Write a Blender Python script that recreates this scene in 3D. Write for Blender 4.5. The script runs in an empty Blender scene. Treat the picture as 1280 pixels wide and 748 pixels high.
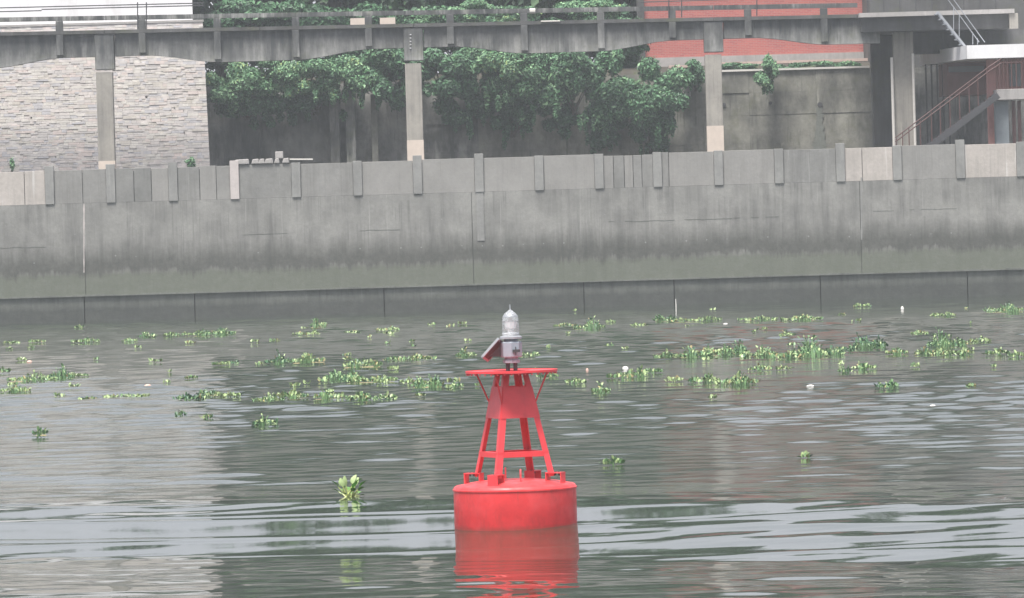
import bpy, math, random
import numpy as np
from mathutils import Matrix, Vector
random.seed(7); np.random.seed(7)
S = bpy.context.scene
COL = S.collection
R = math.radians

# ---------------------------------------------------------------- camera
FPX, CAM_H, ROLL = 8000.0, 4.85, 1.65
PITCH = math.degrees(math.atan(129/FPX))
cam_d = bpy.data.cameras.new('camera'); cam = bpy.data.objects.new('camera', cam_d); COL.objects.link(cam)
CAM_M = Matrix.Rotation(R(90-PITCH), 4, 'X') @ Matrix.Rotation(R(-ROLL), 4, 'Z')
cam.matrix_world = Matrix.Translation((0, 0, CAM_H)) @ CAM_M
cam_d.sensor_width = 36; cam_d.lens = FPX/1280*36; cam_d.clip_start = 1; cam_d.clip_end = 5000
S.camera = cam
def at(px, py, D):
    """world point on photograph pixel (1280x748) at distance Y = D"""
    v = CAM_M.to_3x3() @ Vector((px-640, 374-py, -FPX))
    v = v*(D/v.y); return Vector((v.x, D, v.z+CAM_H))
def on_water(px, py):
    v = CAM_M.to_3x3() @ Vector((px-640, 374-py, -FPX))
    v = v*(-CAM_H/v.z); return Vector((v.x, v.y, 0))
TR = math.tan(R(ROLL))
def zz(yl, D): return CAM_H+(245-yl)*D/FPX          # yl: photograph row with the roll taken out
def xx(px, D, py=245): return at(px, py, D).x

# ---------------------------------------------------------------- world, sun, exposure
W = bpy.data.worlds.new('World'); S.world = W; W.use_nodes = True
SUN_EL, SUN_AZ = 66, 200        # azimuth: direction the sun stands in, clockwise from +Y
nt = W.node_tree; bg = nt.nodes['Background']
sky = nt.nodes.new('ShaderNodeTexSky'); sky.sky_type = 'NISHITA'; sky.sun_disc = False
sky.sun_elevation = R(SUN_EL); sky.sun_rotation = R(SUN_AZ); sky.dust_density = 6.0; sky.air_density = 1.0; sky.ozone_density = 1.0
# a closed, softly uneven cloud layer over the clear sky
tc = nt.nodes.new('ShaderNodeTexCoord'); cn_ = nt.nodes.new('ShaderNodeTexNoise'); cn_.inputs['Scale'].default_value = 2.2; cn_.inputs['Detail'].default_value = 5
cr = nt.nodes.new('ShaderNodeMapRange'); cr.inputs[1].default_value = .3; cr.inputs[2].default_value = .7; cr.inputs[3].default_value = 3.5; cr.inputs[4].default_value = 4.4
cc = nt.nodes.new('ShaderNodeVectorMath'); cc.operation = 'SCALE'; cc.inputs[0].default_value = (.96, .965, 1.06)
mx = nt.nodes.new('ShaderNodeMix'); mx.data_type = 'RGBA'; mx.inputs[0].default_value = .8
nt.links.new(tc.outputs['Generated'], cn_.inputs['Vector']); nt.links.new(cn_.outputs['Fac'], cr.inputs[0]); nt.links.new(cr.outputs[0], cc.inputs['Scale'])
nt.links.new(sky.outputs[0], mx.inputs[6]); nt.links.new(cc.outputs[0], mx.inputs[7]); nt.links.new(mx.outputs[2], bg.inputs[0]); bg.inputs[1].default_value = 0.12
sd = bpy.data.lights.new('sun', 'SUN'); sd.energy = 3.2; sd.angle = R(22); sd.color = (1, .96, .9)
so = bpy.data.objects.new('sun', sd); COL.objects.link(so)
sv = Vector((math.sin(R(SUN_AZ))*math.cos(R(SUN_EL)), math.cos(R(SUN_AZ))*math.cos(R(SUN_EL)), math.sin(R(SUN_EL))))
so.rotation_euler = sv.to_track_quat('Z', 'Y').to_euler()
S.view_settings.view_transform = 'Standard'; S.view_settings.look = 'None'
S.view_settings.gamma = 1; S.view_settings.use_curve_mapping = False; S.view_settings.exposure = 1.0
S.render.engine = 'CYCLES'
S.cycles.use_denoising = True
S.cycles.max_bounces = 6; S.cycles.volume_bounces = 1; S.cycles.diffuse_bounces = 3; S.cycles.glossy_bounces = 3; S.cycles.transmission_bounces = 5

# ---------------------------------------------------------------- materials
def newmat(name):
    m = bpy.data.materials.new(name); m.use_nodes = True
    return m, m.node_tree, m.node_tree.nodes['Principled BSDF']
def node(t, typ, **kw):
    n = t.nodes.new(typ)
    for k, v in kw.items(): setattr(n, k, v)
    return n
def pos_scaled(t, sc):
    g = node(t, 'ShaderNodeNewGeometry'); v = node(t, 'ShaderNodeVectorMath', operation='MULTIPLY')
    v.inputs[1].default_value = sc; t.links.new(g.outputs['Position'], v.inputs[0]); return v.outputs[0]
def noise(t, vec, scale, detail=4, rough=.6):
    n = node(t, 'ShaderNodeTexNoise'); n.inputs['Scale'].default_value = scale
    n.inputs['Detail'].default_value = detail; n.inputs['Roughness'].default_value = rough
    t.links.new(vec, n.inputs['Vector']); return n.outputs['Fac']
def rng(t, val, a, b, c=0., d=1.):
    n = node(t, 'ShaderNodeMapRange'); n.clamp = True
    for i, x in zip((1, 2, 3, 4), (a, b, c, d)): n.inputs[i].default_value = x
    t.links.new(val, n.inputs[0]); return n.outputs[0]
def mix(t, fac, a, b, blend='MIX'):
    n = node(t, 'ShaderNodeMix', data_type='RGBA', blend_type=blend)
    for s, v in ((0, fac), (6, a), (7, b)):
        if isinstance(v, (tuple, list)): n.inputs[s].default_value = (*v[:3], 1)
        elif isinstance(v, (int, float)): n.inputs[s].default_value = v
        else: t.links.new(v, n.inputs[s])
    return n.outputs[2]
def math_(t, op, a, b):
    n = node(t, 'ShaderNodeMath', operation=op)
    for i, v in enumerate((a, b)):
        if isinstance(v, (int, float)): n.inputs[i].default_value = v
        else: t.links.new(v, n.inputs[i])
    return n.outputs[0]
def bump(t, b, h, strength=.3, dist=.02):
    n = node(t, 'ShaderNodeBump'); n.inputs['Strength'].default_value = strength; n.inputs['Distance'].default_value = dist
    t.links.new(h, n.inputs['Height']); t.links.new(n.outputs[0], b.inputs['Normal'])
def concrete(name, c1, c2, stain=(.05, .05, .048), amt=.6, streak=(.45, .72), rough=.9, sx=2.2, bands=None, objvar=0., moss=None, vscale=.16):
    m, t, b = newmat(name)
    p = pos_scaled(t, (1, 1, 1))
    c = mix(t, rng(t, noise(t, p, .7, 5), .3, .7), c1, c2)
    c = mix(t, rng(t, noise(t, p, 6., 5, .7), .35, .75, 0, .35), c, tuple(x*.55 for x in c2))
    st = noise(t, pos_scaled(t, (sx, sx, vscale)), 1.6, 5, .65)
    patch = rng(t, noise(t, p, .35, 3), .35, .6)
    f = math_(t, 'MULTIPLY', rng(t, st, *streak), math_(t, 'MULTIPLY', patch, amt))
    c = mix(t, f, c, stain)
    dr = noise(t, pos_scaled(t, (sx*4, sx*4, vscale*.7)), 1.5, 5, .7)
    c = mix(t, math_(t, 'MULTIPLY', rng(t, dr, .54, .66), math_(t, 'MULTIPLY', rng(t, noise(t, p, .9, 3), .42, .62), amt*.75)), c, tuple(x*1.1 for x in stain))
    pale = rng(t, noise(t, pos_scaled(t, (sx*1.4, sx*1.4, vscale*.8)), 2.3, 3), .64, .76, 0, .35)
    c = mix(t, pale, c, tuple(min(.7, x*1.6) for x in c1))
    if moss:
        c = mix(t, rng(t, noise(t, p, 1.1, 6, .7), .52, .68, 0, moss[1]), c, moss[0])
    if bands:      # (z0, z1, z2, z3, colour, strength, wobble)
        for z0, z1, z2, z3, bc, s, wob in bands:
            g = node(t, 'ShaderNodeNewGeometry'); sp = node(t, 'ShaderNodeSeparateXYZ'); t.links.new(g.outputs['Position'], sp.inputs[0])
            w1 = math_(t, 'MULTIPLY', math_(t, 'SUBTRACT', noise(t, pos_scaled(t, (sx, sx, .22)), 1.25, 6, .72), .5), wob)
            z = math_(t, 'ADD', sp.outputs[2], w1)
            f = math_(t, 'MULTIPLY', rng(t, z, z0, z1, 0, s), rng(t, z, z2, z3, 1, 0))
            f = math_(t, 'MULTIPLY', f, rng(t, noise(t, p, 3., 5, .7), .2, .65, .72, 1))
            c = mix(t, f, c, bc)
    if objvar:
        oi = node(t, 'ShaderNodeObjectInfo')
        c = mix(t, rng(t, oi.outputs['Random'], 0, 1, 0, objvar), c, (.42, .40, .38))
    t.links.new(c, b.inputs['Base Color']); b.inputs['Roughness'].default_value = rough
    bump(t, b, noise(t, p, 9., 6, .7), .35, .03)
    return m
def plain(name, c, rough=.6, var=.25, vs=8., metal=0., spec=.5, dirt=None, dscale=2.5, drange=(.5, .75), damt=.7):
    m, t, b = newmat(name); p = pos_scaled(t, (1, 1, 1))
    col = mix(t, rng(t, noise(t, p, vs, 5, .65), .3, .7, 0, 1), c, tuple(x*(1-var) for x in c))
    if dirt: col = mix(t, rng(t, noise(t, pos_scaled(t, (1, 1, .35)), dscale, 6, .7), *drange, 0, damt), col, dirt)
    t.links.new(col, b.inputs['Base Color']); b.inputs['Roughness'].default_value = rough; b.inputs['Metallic'].default_value = metal
    b.inputs['Specular IOR Level'].default_value = spec
    return m
def leafmat(name, c, rough=.5, trans=.15):
    m, t, b = newmat(name); p = pos_scaled(t, (1, 1, 1))
    c_ = mix(t, rng(t, noise(t, p, 5., 3), .3, .7), tuple(x*.75 for x in c), tuple(min(1, x*1.3) for x in c))
    t.links.new(c_, b.inputs['Base Color']); b.inputs['Roughness'].default_value = rough
    b.inputs['Specular IOR Level'].default_value = .4
    return m
M = {}
M['wall'] = concrete('flood_wall_concrete', (.3, .298, .282), (.19, .19, .18), stain=(.085, .085, .082), amt=.9, sx=2.0, vscale=.12,
    bands=[(.2, .5, 1.95, 2.15, (.112, .126, .096), .95, .5), (1.9, 2.15, 2.5, 3.4, (.055, .058, .05), .9, 1.3)])
M['foot'] = concrete('tide_zone_concrete', (.19, .2, .18), (.12, .13, .115), amt=.6, bands=[(-.5, -.4, .5, .85, (.045, .05, .046), .95, .5)])
M['panel'] = concrete('parapet_concrete', (.255, .254, .245), (.165, .167, .16), stain=(.1, .1, .095), amt=.7, sx=2.0, vscale=.15, objvar=.3)
M['panel_pale'] = concrete('parapet_pale_concrete', (.5, .46, .43), (.4, .37, .34), stain=(.2, .19, .18), amt=.4, sx=2.0)
M['post'] = concrete('parapet_post_concrete', (.3, .3, .29), (.215, .216, .21), stain=(.13, .13, .12), amt=.4)
M['post_pale'] = concrete('parapet_pale_post', (.55, .5, .48), (.47, .43, .42), amt=.1)
M['viaduct'] = concrete('viaduct_concrete', (.38, .38, .365), (.24, .243, .235), stain=(.045, .05, .05), amt=1., sx=1.9, streak=(.36, .58), vscale=.3, bands=[(11.0, 12.0, 12.9, 13.2, (.045, .048, .052), .82, 2.6)], moss=((.14, .15, .08), .35))  # band at beam tops: run-off stain plus shade under the deck, as colour
M['deck_dark'] = concrete('shade_dark_deck_concrete', (.125, .125, .125), (.08, .082, .085), amt=.9, sx=1.5, streak=(.35, .6), moss=((.09, .1, .055), .6))  # old stained concrete, base tone darkened to help the shade under the decks
M['column'] = concrete('column_concrete', (.37, .35, .31), (.28, .265, .24), stain=(.1, .1, .095), amt=.75, sx=3., vscale=.1)
M['column_base'] = plain('column_pale_wash', (.6, .52, .45), .9, .15, 3)
M['retain'] = concrete('retaining_concrete', (.31, .305, .265), (.12, .12, .106), stain=(.045, .047, .043), amt=1., sx=.8, vscale=.3, moss=((.1, .105, .06), .5))
M['retain_dark'] = concrete('retaining_shade_concrete', (.34, .335, .315), (.12, .122, .12), stain=(.02, .022, .021), amt=.8, sx=1.2, vscale=.3, moss=((.06, .062, .04), .5), streak=(.4, .6))  # dark streaks carry part of the shade below vines and platform
def buoy_paint():
    m = plain('red_buoy_paint', (.8, .05, .055), .42, .2, 4., dirt=(.4, .045, .04), dscale=3.2, drange=(.52, .7), damt=.6); t = m.node_tree; b = t.nodes['Principled BSDF']
    c = b.inputs['Base Color'].links[0].from_socket
    p = pos_scaled(t, (1, 1, 1)); g = node(t, 'ShaderNodeNewGeometry'); sp = node(t, 'ShaderNodeSeparateXYZ'); t.links.new(g.outputs['Position'], sp.inputs[0])
    z = math_(t, 'ADD', sp.outputs[2], math_(t, 'MULTIPLY', math_(t, 'SUBTRACT', noise(t, p, 7., 5, .7), .5), .12))
    c = mix(t, rng(t, z, .0, .06, .5, 0), c, (.25, .07, .05))
    c = mix(t, rng(t, noise(t, pos_scaled(t, (5, 5, .6)), 2.2, 5, .7), .6, .72, 0, .4), c, (.4, .07, .05))
    c = mix(t, rng(t, noise(t, p, 16., 6, .75), .66, .74, 0, .5), c, (.3, .12, .1))
    c = mix(t, rng(t, noise(t, p, 2.4, 3), .5, .68, 0, .35), c, (.82, .12, .13))
    t.links.new(c, b.inputs['Base Color']); t.links.new(rng(t, noise(t, p, 5, 4), .3, .7, .3, .6), b.inputs['Roughness']); return m
M['red_paint'] = buoy_paint()
M['red_tower'] = plain('red_tower_paint', (.8, .058, .07), .4, .12, 6., dirt=(.45, .035, .04), dscale=5, damt=.4)
M['galv'] = plain('galvanised_metal', (.38, .4, .43), .45, .15, 12., metal=.35)
M['lamp_grey'] = plain('grey_lamp_housing', (.31, .365, .42), .5, .15, 14.)
M['dark_metal'] = plain('dark_painted_steel', (.055, .055, .06), .6, .3, 10.)
M['brown_back'] = plain('panel_back', (.1, .085, .085), .6, .2, 9.)
M['cell'] = plain('solar_cell', (.02, .03, .07), .15, .2, 9.)
M['white_paint'] = plain('white_paint', (.78, .78, .8), .6, .1, 1.2, dirt=(.5, .49, .48), dscale=.7)
M['white_scrap'] = plain('white_foam', (.82, .8, .76), .7, .15, 20.)
M['pink_scrap'] = plain('pinkish_scrap', (.75, .5, .42), .7, .2, 20.)
M['brick_red'] = None
M['plinth'] = concrete('grey_plinth', (.42, .4, .39), (.33, .32, .31), amt=.3)
M['ledge'] = plain('pinkish_stone_ledge', (.55, .42, .37), .85, .25, 3.)
M['soil'] = concrete('soil', (.075, .065, .048), (.045, .04, .032), moss=((.06, .09, .03), .8))
M['rust'] = plain('red_brown_panel', (.25, .125, .115), .75, .35, 2.5, dirt=(.12, .07, .06), damt=.6)
M['pink_wall'] = plain('red_pink_panel', (.46, .22, .2), .75, .25, 3., dirt=(.25, .1, .09))
M['bluegrey'] = plain('blue_grey_pillar', (.22, .25, .27), .8, .2, 2.)
M['rail'] = plain('brown_steel_rail', (.1, .042, .038), .6, .3, 9.)
M['pale_pipe'] = plain('pale_pipe', (.62, .6, .56), .6, .15, 4.)
M['trunk'] = plain('bark', (.09, .075, .055), .9, .4, 6.)
M['leaf_d'] = leafmat('leaf_dark', (.022, .05, .024)); M['leaf_m'] = leafmat('leaf_mid', (.045, .1, .04)); M['leaf_l'] = leafmat('leaf_light', (.1, .18, .07))
M['vine_d'] = leafmat('vine_dark', (.042, .1, .052)); M['vine_m'] = leafmat('vine_mid', (.09, .205, .1)); M['vine_y'] = leafmat('vine_yellow', (.3, .4, .15)); M['vine_l'] = leafmat('vine_light', (.21, .36, .19))
M['hy_d'] = leafmat('hyacinth_dark', (.05, .125, .06), .4); M['hy_m'] = leafmat('hyacinth_mid', (.13, .24, .1), .4)
M['hy_l'] = leafmat('hyacinth_light', (.33, .43, .2), .4); M['hy_b'] = leafmat('hyacinth_withered', (.3, .25, .12), .6)
M['hy_g'] = leafmat('hyacinth_fresh', (.12, .27, .055), .4); M['hy_y'] = leafmat('hyacinth_stalk', (.4, .46, .16), .4)
STONES = []
for i, c in enumerate([(.78, .73, .71), (.7, .67, .66), (.8, .77, .73), (.65, .64, .67), (.79, .7, .67), (.72, .68, .63)]):
    STONES.append(plain('ledger_stone_%s' % 'abcdef'[i], c, .9, .25, 4.))
M['mortar'] = plain('mortar', (.46, .44, .43), .95, .2, 5.)
def brick():
    m, t, b = newmat('red_brick')
    g = node(t, 'ShaderNodeNewGeometry'); mp = node(t, 'ShaderNodeMapping'); mp.inputs['Rotation'].default_value = (R(90), 0, 0)
    t.links.new(g.outputs['Position'], mp.inputs[0])
    n = node(t, 'ShaderNodeTexBrick'); n.inputs['Color1'].default_value = (.43, .11, .095, 1); n.inputs['Color2'].default_value = (.33, .075, .075, 1)
    n.inputs['Mortar'].default_value = (.36, .2, .18, 1); n.inputs['Scale'].default_value = 1; n.inputs['Brick Width'].default_value = .25
    n.inputs['Row Height'].default_value = .08; n.inputs['Mortar Size'].default_value = .012
    t.links.new(mp.outputs[0], n.inputs['Vector'])
    c = mix(t, rng(t, noise(t, pos_scaled(t, (1, 1, 1)), .9, 5), .35, .7, 0, .35), n.outputs[0], (.5, .17, .14))
    t.links.new(c, b.inputs['Base Color']); b.inputs['Roughness'].default_value = .9
    return m
M['brick_red'] = brick()
def water_mat():
    m, t, b = newmat('river_water')
    p = pos_scaled(t, (1, 1, 1))
    c = mix(t, rng(t, noise(t, p, .12, 3), .35, .65), (.025, .039, .025), (.034, .047, .031))
    t.links.new(c, b.inputs['Base Color']); b.inputs['Roughness'].default_value = .035; b.inputs['IOR'].default_value = 1.33
    at_ = node(t, 'ShaderNodeAttribute', attribute_name='chop')
    h = math_(t, 'ADD', noise(t, pos_scaled(t, (1, 1.6, 1)), 3.2, 4, .55), math_(t, 'MULTIPLY', noise(t, pos_scaled(t, (1, 1.5, 1)), 9., 3, .6), .3))
    n = node(t, 'ShaderNodeBump'); n.inputs['Distance'].default_value = .03
    t.links.new(math_(t, 'MULTIPLY', at_.outputs['Fac'], .1), n.inputs['Strength'])
    t.links.new(h, n.inputs['Height']); t.links.new(n.outputs[0], b.inputs['Normal'])
    return m
M['water'] = water_mat()
def glass():
    m, t, b = newmat('lantern_lens')
    b.inputs['Base Color'].default_value = (.93, .95, .97, 1); b.inputs['Roughness'].default_value = .12
    b.inputs['Transmission Weight'].default_value = .8; b.inputs['IOR'].default_value = 1.3
    return m
M['lens'] = glass()

# ---------------------------------------------------------------- mesh helpers
class MB:
    def __init__(s): s.v = []; s.f = []; s.m = []
    def add(s, vs, fs, mi=0):
        o = len(s.v); s.v += [tuple(v) for v in vs]; s.f += [tuple(i+o for i in f) for f in fs]; s.m += [mi]*len(fs); return s
    def box(s, x0, x1, y0, y1, z0, z1, mi=0):
        return s.add([(x0,y0,z0),(x1,y0,z0),(x1,y1,z0),(x0,y1,z0),(x0,y0,z1),(x1,y0,z1),(x1,y1,z1),(x0,y1,z1)],
              [(0,3,2,1),(4,5,6,7),(0,1,5,4),(1,2,6,5),(2,3,7,6),(3,0,4,7)], mi)
    def prism(s, pts, y0, y1, mi=0):
        """outline in (x, z), extruded from y0 to y1"""
        n = len(pts); a = sum(pts[i][0]*pts[(i+1) % n][1]-pts[(i+1) % n][0]*pts[i][1] for i in range(n))
        if a < 0: pts = pts[::-1]
        vs = [(x, y0, z) for x, z in pts]+[(x, y1, z) for x, z in pts]
        return s.add(vs, [tuple(range(n)), tuple(range(2*n-1, n-1, -1))]+[(i, i+n, (i+1) % n+n, (i+1) % n) for i in range(n)], mi)
    def bar(s, a, b, w, h=None, up=(0, 0, 1), mi=0):
        a, b = Vector(a), Vector(b); h = h or w; d = (b-a).normalized(); up = Vector(up)
        if abs(d.dot(up)) > .98: up = Vector((0, 1, 0))
        sx = d.cross(up).normalized()*w/2; sz = sx.cross(d).normalized()*h/2
        vs = [a-sx-sz, a+sx-sz, a+sx+sz, a-sx+sz, b-sx-sz, b+sx-sz, b+sx+sz, b-sx+sz]
        return s.add(vs, [(3,2,1,0),(4,5,6,7),(0,1,5,4),(1,2,6,5),(2,3,7,6),(3,0,4,7)], mi)
    def tube(s, pts, r, n=8, mi=0):
        pts = [Vector(p) for p in pts]; rs = r if isinstance(r, (list, tuple)) else [r]*len(pts); vs = []
        for i, p in enumerate(pts):
            d = (pts[min(i+1, len(pts)-1)]-pts[max(i-1, 0)]).normalized()
            u = Vector((1, 0, 0)) if abs(d.x) < .9 else Vector((0, 1, 0)); a = d.cross(u).normalized(); b_ = d.cross(a)
            vs += [p+(a*math.cos(2*math.pi*k/n)+b_*math.sin(2*math.pi*k/n))*rs[i] for k in range(n)]
        fs = [(i*n+k, i*n+(k+1) % n, (i+1)*n+(k+1) % n, (i+1)*n+k) for i in range(len(pts)-1) for k in range(n)]
        fs += [tuple(range(n-1, -1, -1)), tuple(range((len(pts)-1)*n, len(pts)*n))]
        return s.add(vs, fs, mi)
    def lathe(s, prof, n=32, c=(0, 0, 0), mi=0):
        vs = [(c[0]+r*math.cos(2*math.pi*k/n), c[1]+r*math.sin(2*math.pi*k/n), c[2]+z) for r, z in prof for k in range(n)]
        fs = [(i*n+k, i*n+(k+1) % n, (i+1)*n+(k+1) % n, (i+1)*n+k) for i in range(len(prof)-1) for k in range(n)]
        fs += [tuple(range(n-1, -1, -1)), tuple(range((len(prof)-1)*n, len(prof)*n))]
        return s.add(vs, fs, mi)
    def mesh(s, name, mats, smooth=False, bevel=0):
        me = bpy.data.meshes.new(name); me.from_pydata(s.v, [], s.f)
        for m in (mats if isinstance(mats, (list, tuple)) else [mats]): me.materials.append(m)
        me.polygons.foreach_set('material_index', s.m)
        if smooth: me.polygons.foreach_set('use_smooth', [True]*len(s.f))
        me.update(); return me
    def build(s, name, mats, parent=None, smooth=False, bevel=0, org=None):
        if org is not None: s.v = [tuple(Vector(v)-Vector(org)) for v in s.v]
        o = bpy.data.objects.new(name, s.mesh(name, mats, smooth)); COL.objects.link(o)
        if org is not None: o.location = org
        if parent: o.parent = parent
        if smooth: 
            md = o.modifiers.new('edges', 'EDGE_SPLIT'); md.split_angle = R(38)
        if bevel:
            md = o.modifiers.new('bevel', 'BEVEL'); md.width = bevel; md.segments = 2; md.limit_method = 'ANGLE'
        return o
def tag(o, label=None, cat=None, group=None, kind=None):
    for k, v in (('label', label), ('category', cat), ('group', group), ('kind', kind)):
        if v: o[k] = v
    return o
def thing(name, loc, label, cat, group=None):
    o = bpy.data.objects.new(name, None); COL.objects.link(o); o.location = loc; o.empty_display_size = .2
    return tag(o, label, cat, group)
def part(mb, name, mats, root, smooth=False, bevel=0):
    """part given in world coordinates, hung under its thing"""
    l = Vector((0, 0, 0)); q = root
    while q: l += q.location; q = q.parent
    mb.v = [tuple(Vector(v)-l) for v in mb.v]
    return mb.build(name, mats, root, smooth, bevel)
def leaves(n, blobs, size, mats, seed, up=.35, shares=(.45, .35, .2), droop=.2, aspect=1.7, name='foliage', shell=.55):
    """many small folded leaf faces spread through the volume of several blobs (centre, radii)"""
    r = np.random.RandomState(seed)
    w = np.array([b[1][0]*b[1][1]*b[1][2] for b in blobs])**.8; k = r.choice(len(blobs), n, p=w/w.sum())
    C = np.array([b[0] for b in blobs])[k]; Rr = np.array([b[1] for b in blobs])[k]
    d = r.normal(size=(n, 3)); d /= np.linalg.norm(d, axis=1)[:, None]
    rad = (shell+(1-shell)*r.rand(n))**.6; rad *= .82+.3*r.rand(n)
    P = C+d*Rr*rad[:, None]
    nn = d*.9+r.normal(size=(n, 3))*.55+np.array([0, -.1, up]); nn /= np.linalg.norm(nn, axis=1)[:, None]
    a = np.cross(nn, r.normal(size=(n, 3))); a /= np.linalg.norm(a, axis=1)[:, None]; a[:, 2] -= droop; a /= np.linalg.norm(a, axis=1)[:, None]
    b = np.cross(nn, a); s = size*(.4+1.3*r.rand(n)**1.5)[:, None]
    V = np.stack([P-a*s*aspect*.5, P+b*s*.42+nn*s*.1, P+a*s*aspect*.5, P-b*s*.42+nn*s*.1], 1).reshape(-1, 3)
    me = bpy.data.meshes.new(name); me.from_pydata(V.tolist(), [], np.arange(n*4).reshape(-1, 4).tolist())
    for m in mats: me.materials.append(m)
    tone = np.clip((r.rand(n)*.75+.25*r.rand(len(blobs))[k]), 0, .999)
    cum = np.cumsum(shares); me.polygons.foreach_set('material_index', np.minimum(np.searchsorted(cum/cum[-1], tone), len(mats)-1).astype('i'))
    me.update(); return me
def meshobj(name, me, parent=None, loc=None):
    o = bpy.data.objects.new(name, me); COL.objects.link(o)
    if parent: o.parent = parent
    if loc is not None: o.location = loc
    return o

# ---------------------------------------------------------------- the water
DW = 273.0
def make_water():
    rows = [64.0]
    while rows[-1] < DW+.3: rows.append(rows[-1]+.047*(max(rows[-1], 75)/75)**1.5)
    rows[-1] = DW+.4
    Y1 = np.array(rows); nc = 430; u = np.linspace(-1.4, 1.4, nc)
    Y = np.repeat(Y1[:, None], nc, 1); X = Y*.0805*u[None, :]
    sp = (.05*(np.maximum(Y, 75)/75)**1.5)
    edge = np.clip((1.4-np.abs(u))/.15, 0, 1)[None, :]*np.clip((Y-64)/4, 0, 1)*np.clip((DW-2-Y)/4, 0, 1)
    r = np.random.RandomState(3)
    def smooth_noise(sx, sy, seed, n=14):
        q = np.random.RandomState(seed); o = np.zeros_like(X)
        for i in range(n):
            th = q.rand()*2*math.pi; fx, fy = sx*q.uniform(.4, 1.6)*math.cos(th), sy*q.uniform(.4, 1.6)*math.sin(th)
            o += np.sin(X*fx+Y*fy+q.rand()*7)
        return o/math.sqrt(n/2)
    # the boat's wake: a long smooth swell face that tilts towards the viewer, crossing left to right past the buoy
    cx = X/(.08*Y)
    mid = 93.1-np.where(X > 0, .72, .45)*np.clip(X, -14, 12)+.45*smooth_noise(.35, .05, 21)
    half = 5.6+.8*smooth_noise(.3, .05, 22)-1.2*np.clip(X/7, 0, 1)
    q = (Y-mid)/half
    slick = 1/(1+np.exp((np.abs(q)-1)*7))
    slick *= np.clip(1-.55*np.clip(smooth_noise(.45, .9, 23)-1.0, 0, 1), 0, 1)
    Z = np.zeros_like(X)
    amp_n = np.clip(1+.35*smooth_noise(.25, .08, 24), .35, 1.8)*np.clip((Y-70)/110, 0, 1)**.5*1.3
    near = np.clip((112-Y)/18, 0, 1)
    for i in range(110):
        lam = .3*(9 ** r.rand()); th = r.normal()*.75; k = 2*math.pi/lam
        sl = .0036*max(.5, min(1.7, (lam/.9)**.8))
        a = sl/k
        filt = np.clip((lam/sp-2.5)/2.5, 0, 1)
        short = 1 if lam > .9 else 0
        calm = 1-slick*(.97 if lam < 1.3 else .94)
        damp = 1-near*(.3 if lam < .8 else -.25)
        Z += a*np.sin(k*(X*math.sin(th)+Y*math.cos(th))+r.rand()*7)*filt*calm*damp*amp_n
    midz = np.clip((Y-101)/10, 0, 1)
    for i in range(36):
        lam = .85*(2.9 ** r.rand()); th = r.normal()*.6; k = 2*math.pi/lam
        Z += .0058/k*np.sin(k*(X*math.sin(th)+Y*math.cos(th))+r.rand()*7)*np.clip((lam/sp-2.2)/2, 0, 1)*midz*(1-slick)*amp_n
    # crest - trough - crest profile of the swell, as a function of the distance from its middle line
    dd = Y-mid; half0 = 5.6
    sl_prof = np.where(np.abs(dd) < half0, .032*np.sqrt(np.clip(1-(dd/half0)**4, 0, 1)), -.024*np.clip(1-(np.abs(dd)-half0-6)/4, 0, 1)*np.clip((np.abs(dd)-half0)/1.5, 0, 1))
    dY = np.gradient(Y1)[:, None]; Zs = np.cumsum(sl_prof*dY, 0); Z += Zs-Zs[-1:, :]
    # thin ripple lines travelling in the slick
    for s_, l_ in ((31, 3.1), (32, 4.3)):
        ph = 2*math.pi*(Y+.25*X+.8*smooth_noise(.2, .03, s_))/l_
        Z += slick*.0042*np.maximum(0, np.sin(ph))**16
    Z *= edge
    V = np.stack([X, Y, Z], -1).reshape(-1, 3); nr = len(rows)
    I = np.arange(nr*nc).reshape(nr, nc)
    Q = np.stack([I[:-1, :-1], I[:-1, 1:], I[1:, 1:], I[1:, :-1]], -1).reshape(-1, 4)
    far = 400; e = I
    n0 = len(V)
    ext = np.array([[-far, 64, 0], [-far, DW+.4, 0], [far, 64, 0], [far, DW+.4, 0], [-far, -100, 0], [far, -100, 0]], float)
    V = np.vstack([V, ext])
    F = Q.tolist()+[(n0, int(I[0, 0]), int(I[-1, 0]), n0+1), (int(I[0, -1]), n0+2, n0+3, int(I[-1, -1])),
                    tuple([n0+4, n0+5, n0+2]+[int(i) for i in I[0, ::-1]]+[n0])]
    me = bpy.data.meshes.new('water'); me.from_pydata(V.tolist(), [], F); me.materials.append(M['water'])
    me.polygons.foreach_set('use_smooth', [True]*(len(F)-3)+[False]*3)
    at_ = me.attributes.new('chop', 'FLOAT', 'POINT')
    ch = np.concatenate([((1-.95*slick)*(1-.85*near)).reshape(-1), np.ones(6)]); at_.data.foreach_set('value', ch.astype('f'))
    me.update()
    o = meshobj('water', me); tag(o, 'murky grey green river water with ripples and a smooth boat wake', None, None, 'structure')
    from functools import partial
    Xr = lambda x, y: Z[int(np.clip(np.searchsorted(Y1, y), 0, nr-1)), int(np.clip((x/(y*.0805)+1.4)/2.8*(nc-1), 0, nc-1))]
    return Xr
water_z = make_water()

# ---------------------------------------------------------------- the ground behind the river wall
g = MB(); prof = [(DW+.3, -1), (DW+.3, 4.55), (292.5, 4.6), (292.5, 9.95), (294.6, 10.55), (300, 10.7), (900, 11.2)]
for (y0, z0), (y1, z1) in zip(prof[:-1], prof[1:]):
    g.add([(-400, y0, z0), (400, y0, z0), (400, y1, z1), (-400, y1, z1)], [(0, 1, 2, 3)])
tag(g.build('ground', M['soil']), 'earth bank rising in a step behind the river wall', None, None, 'structure')

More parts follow.
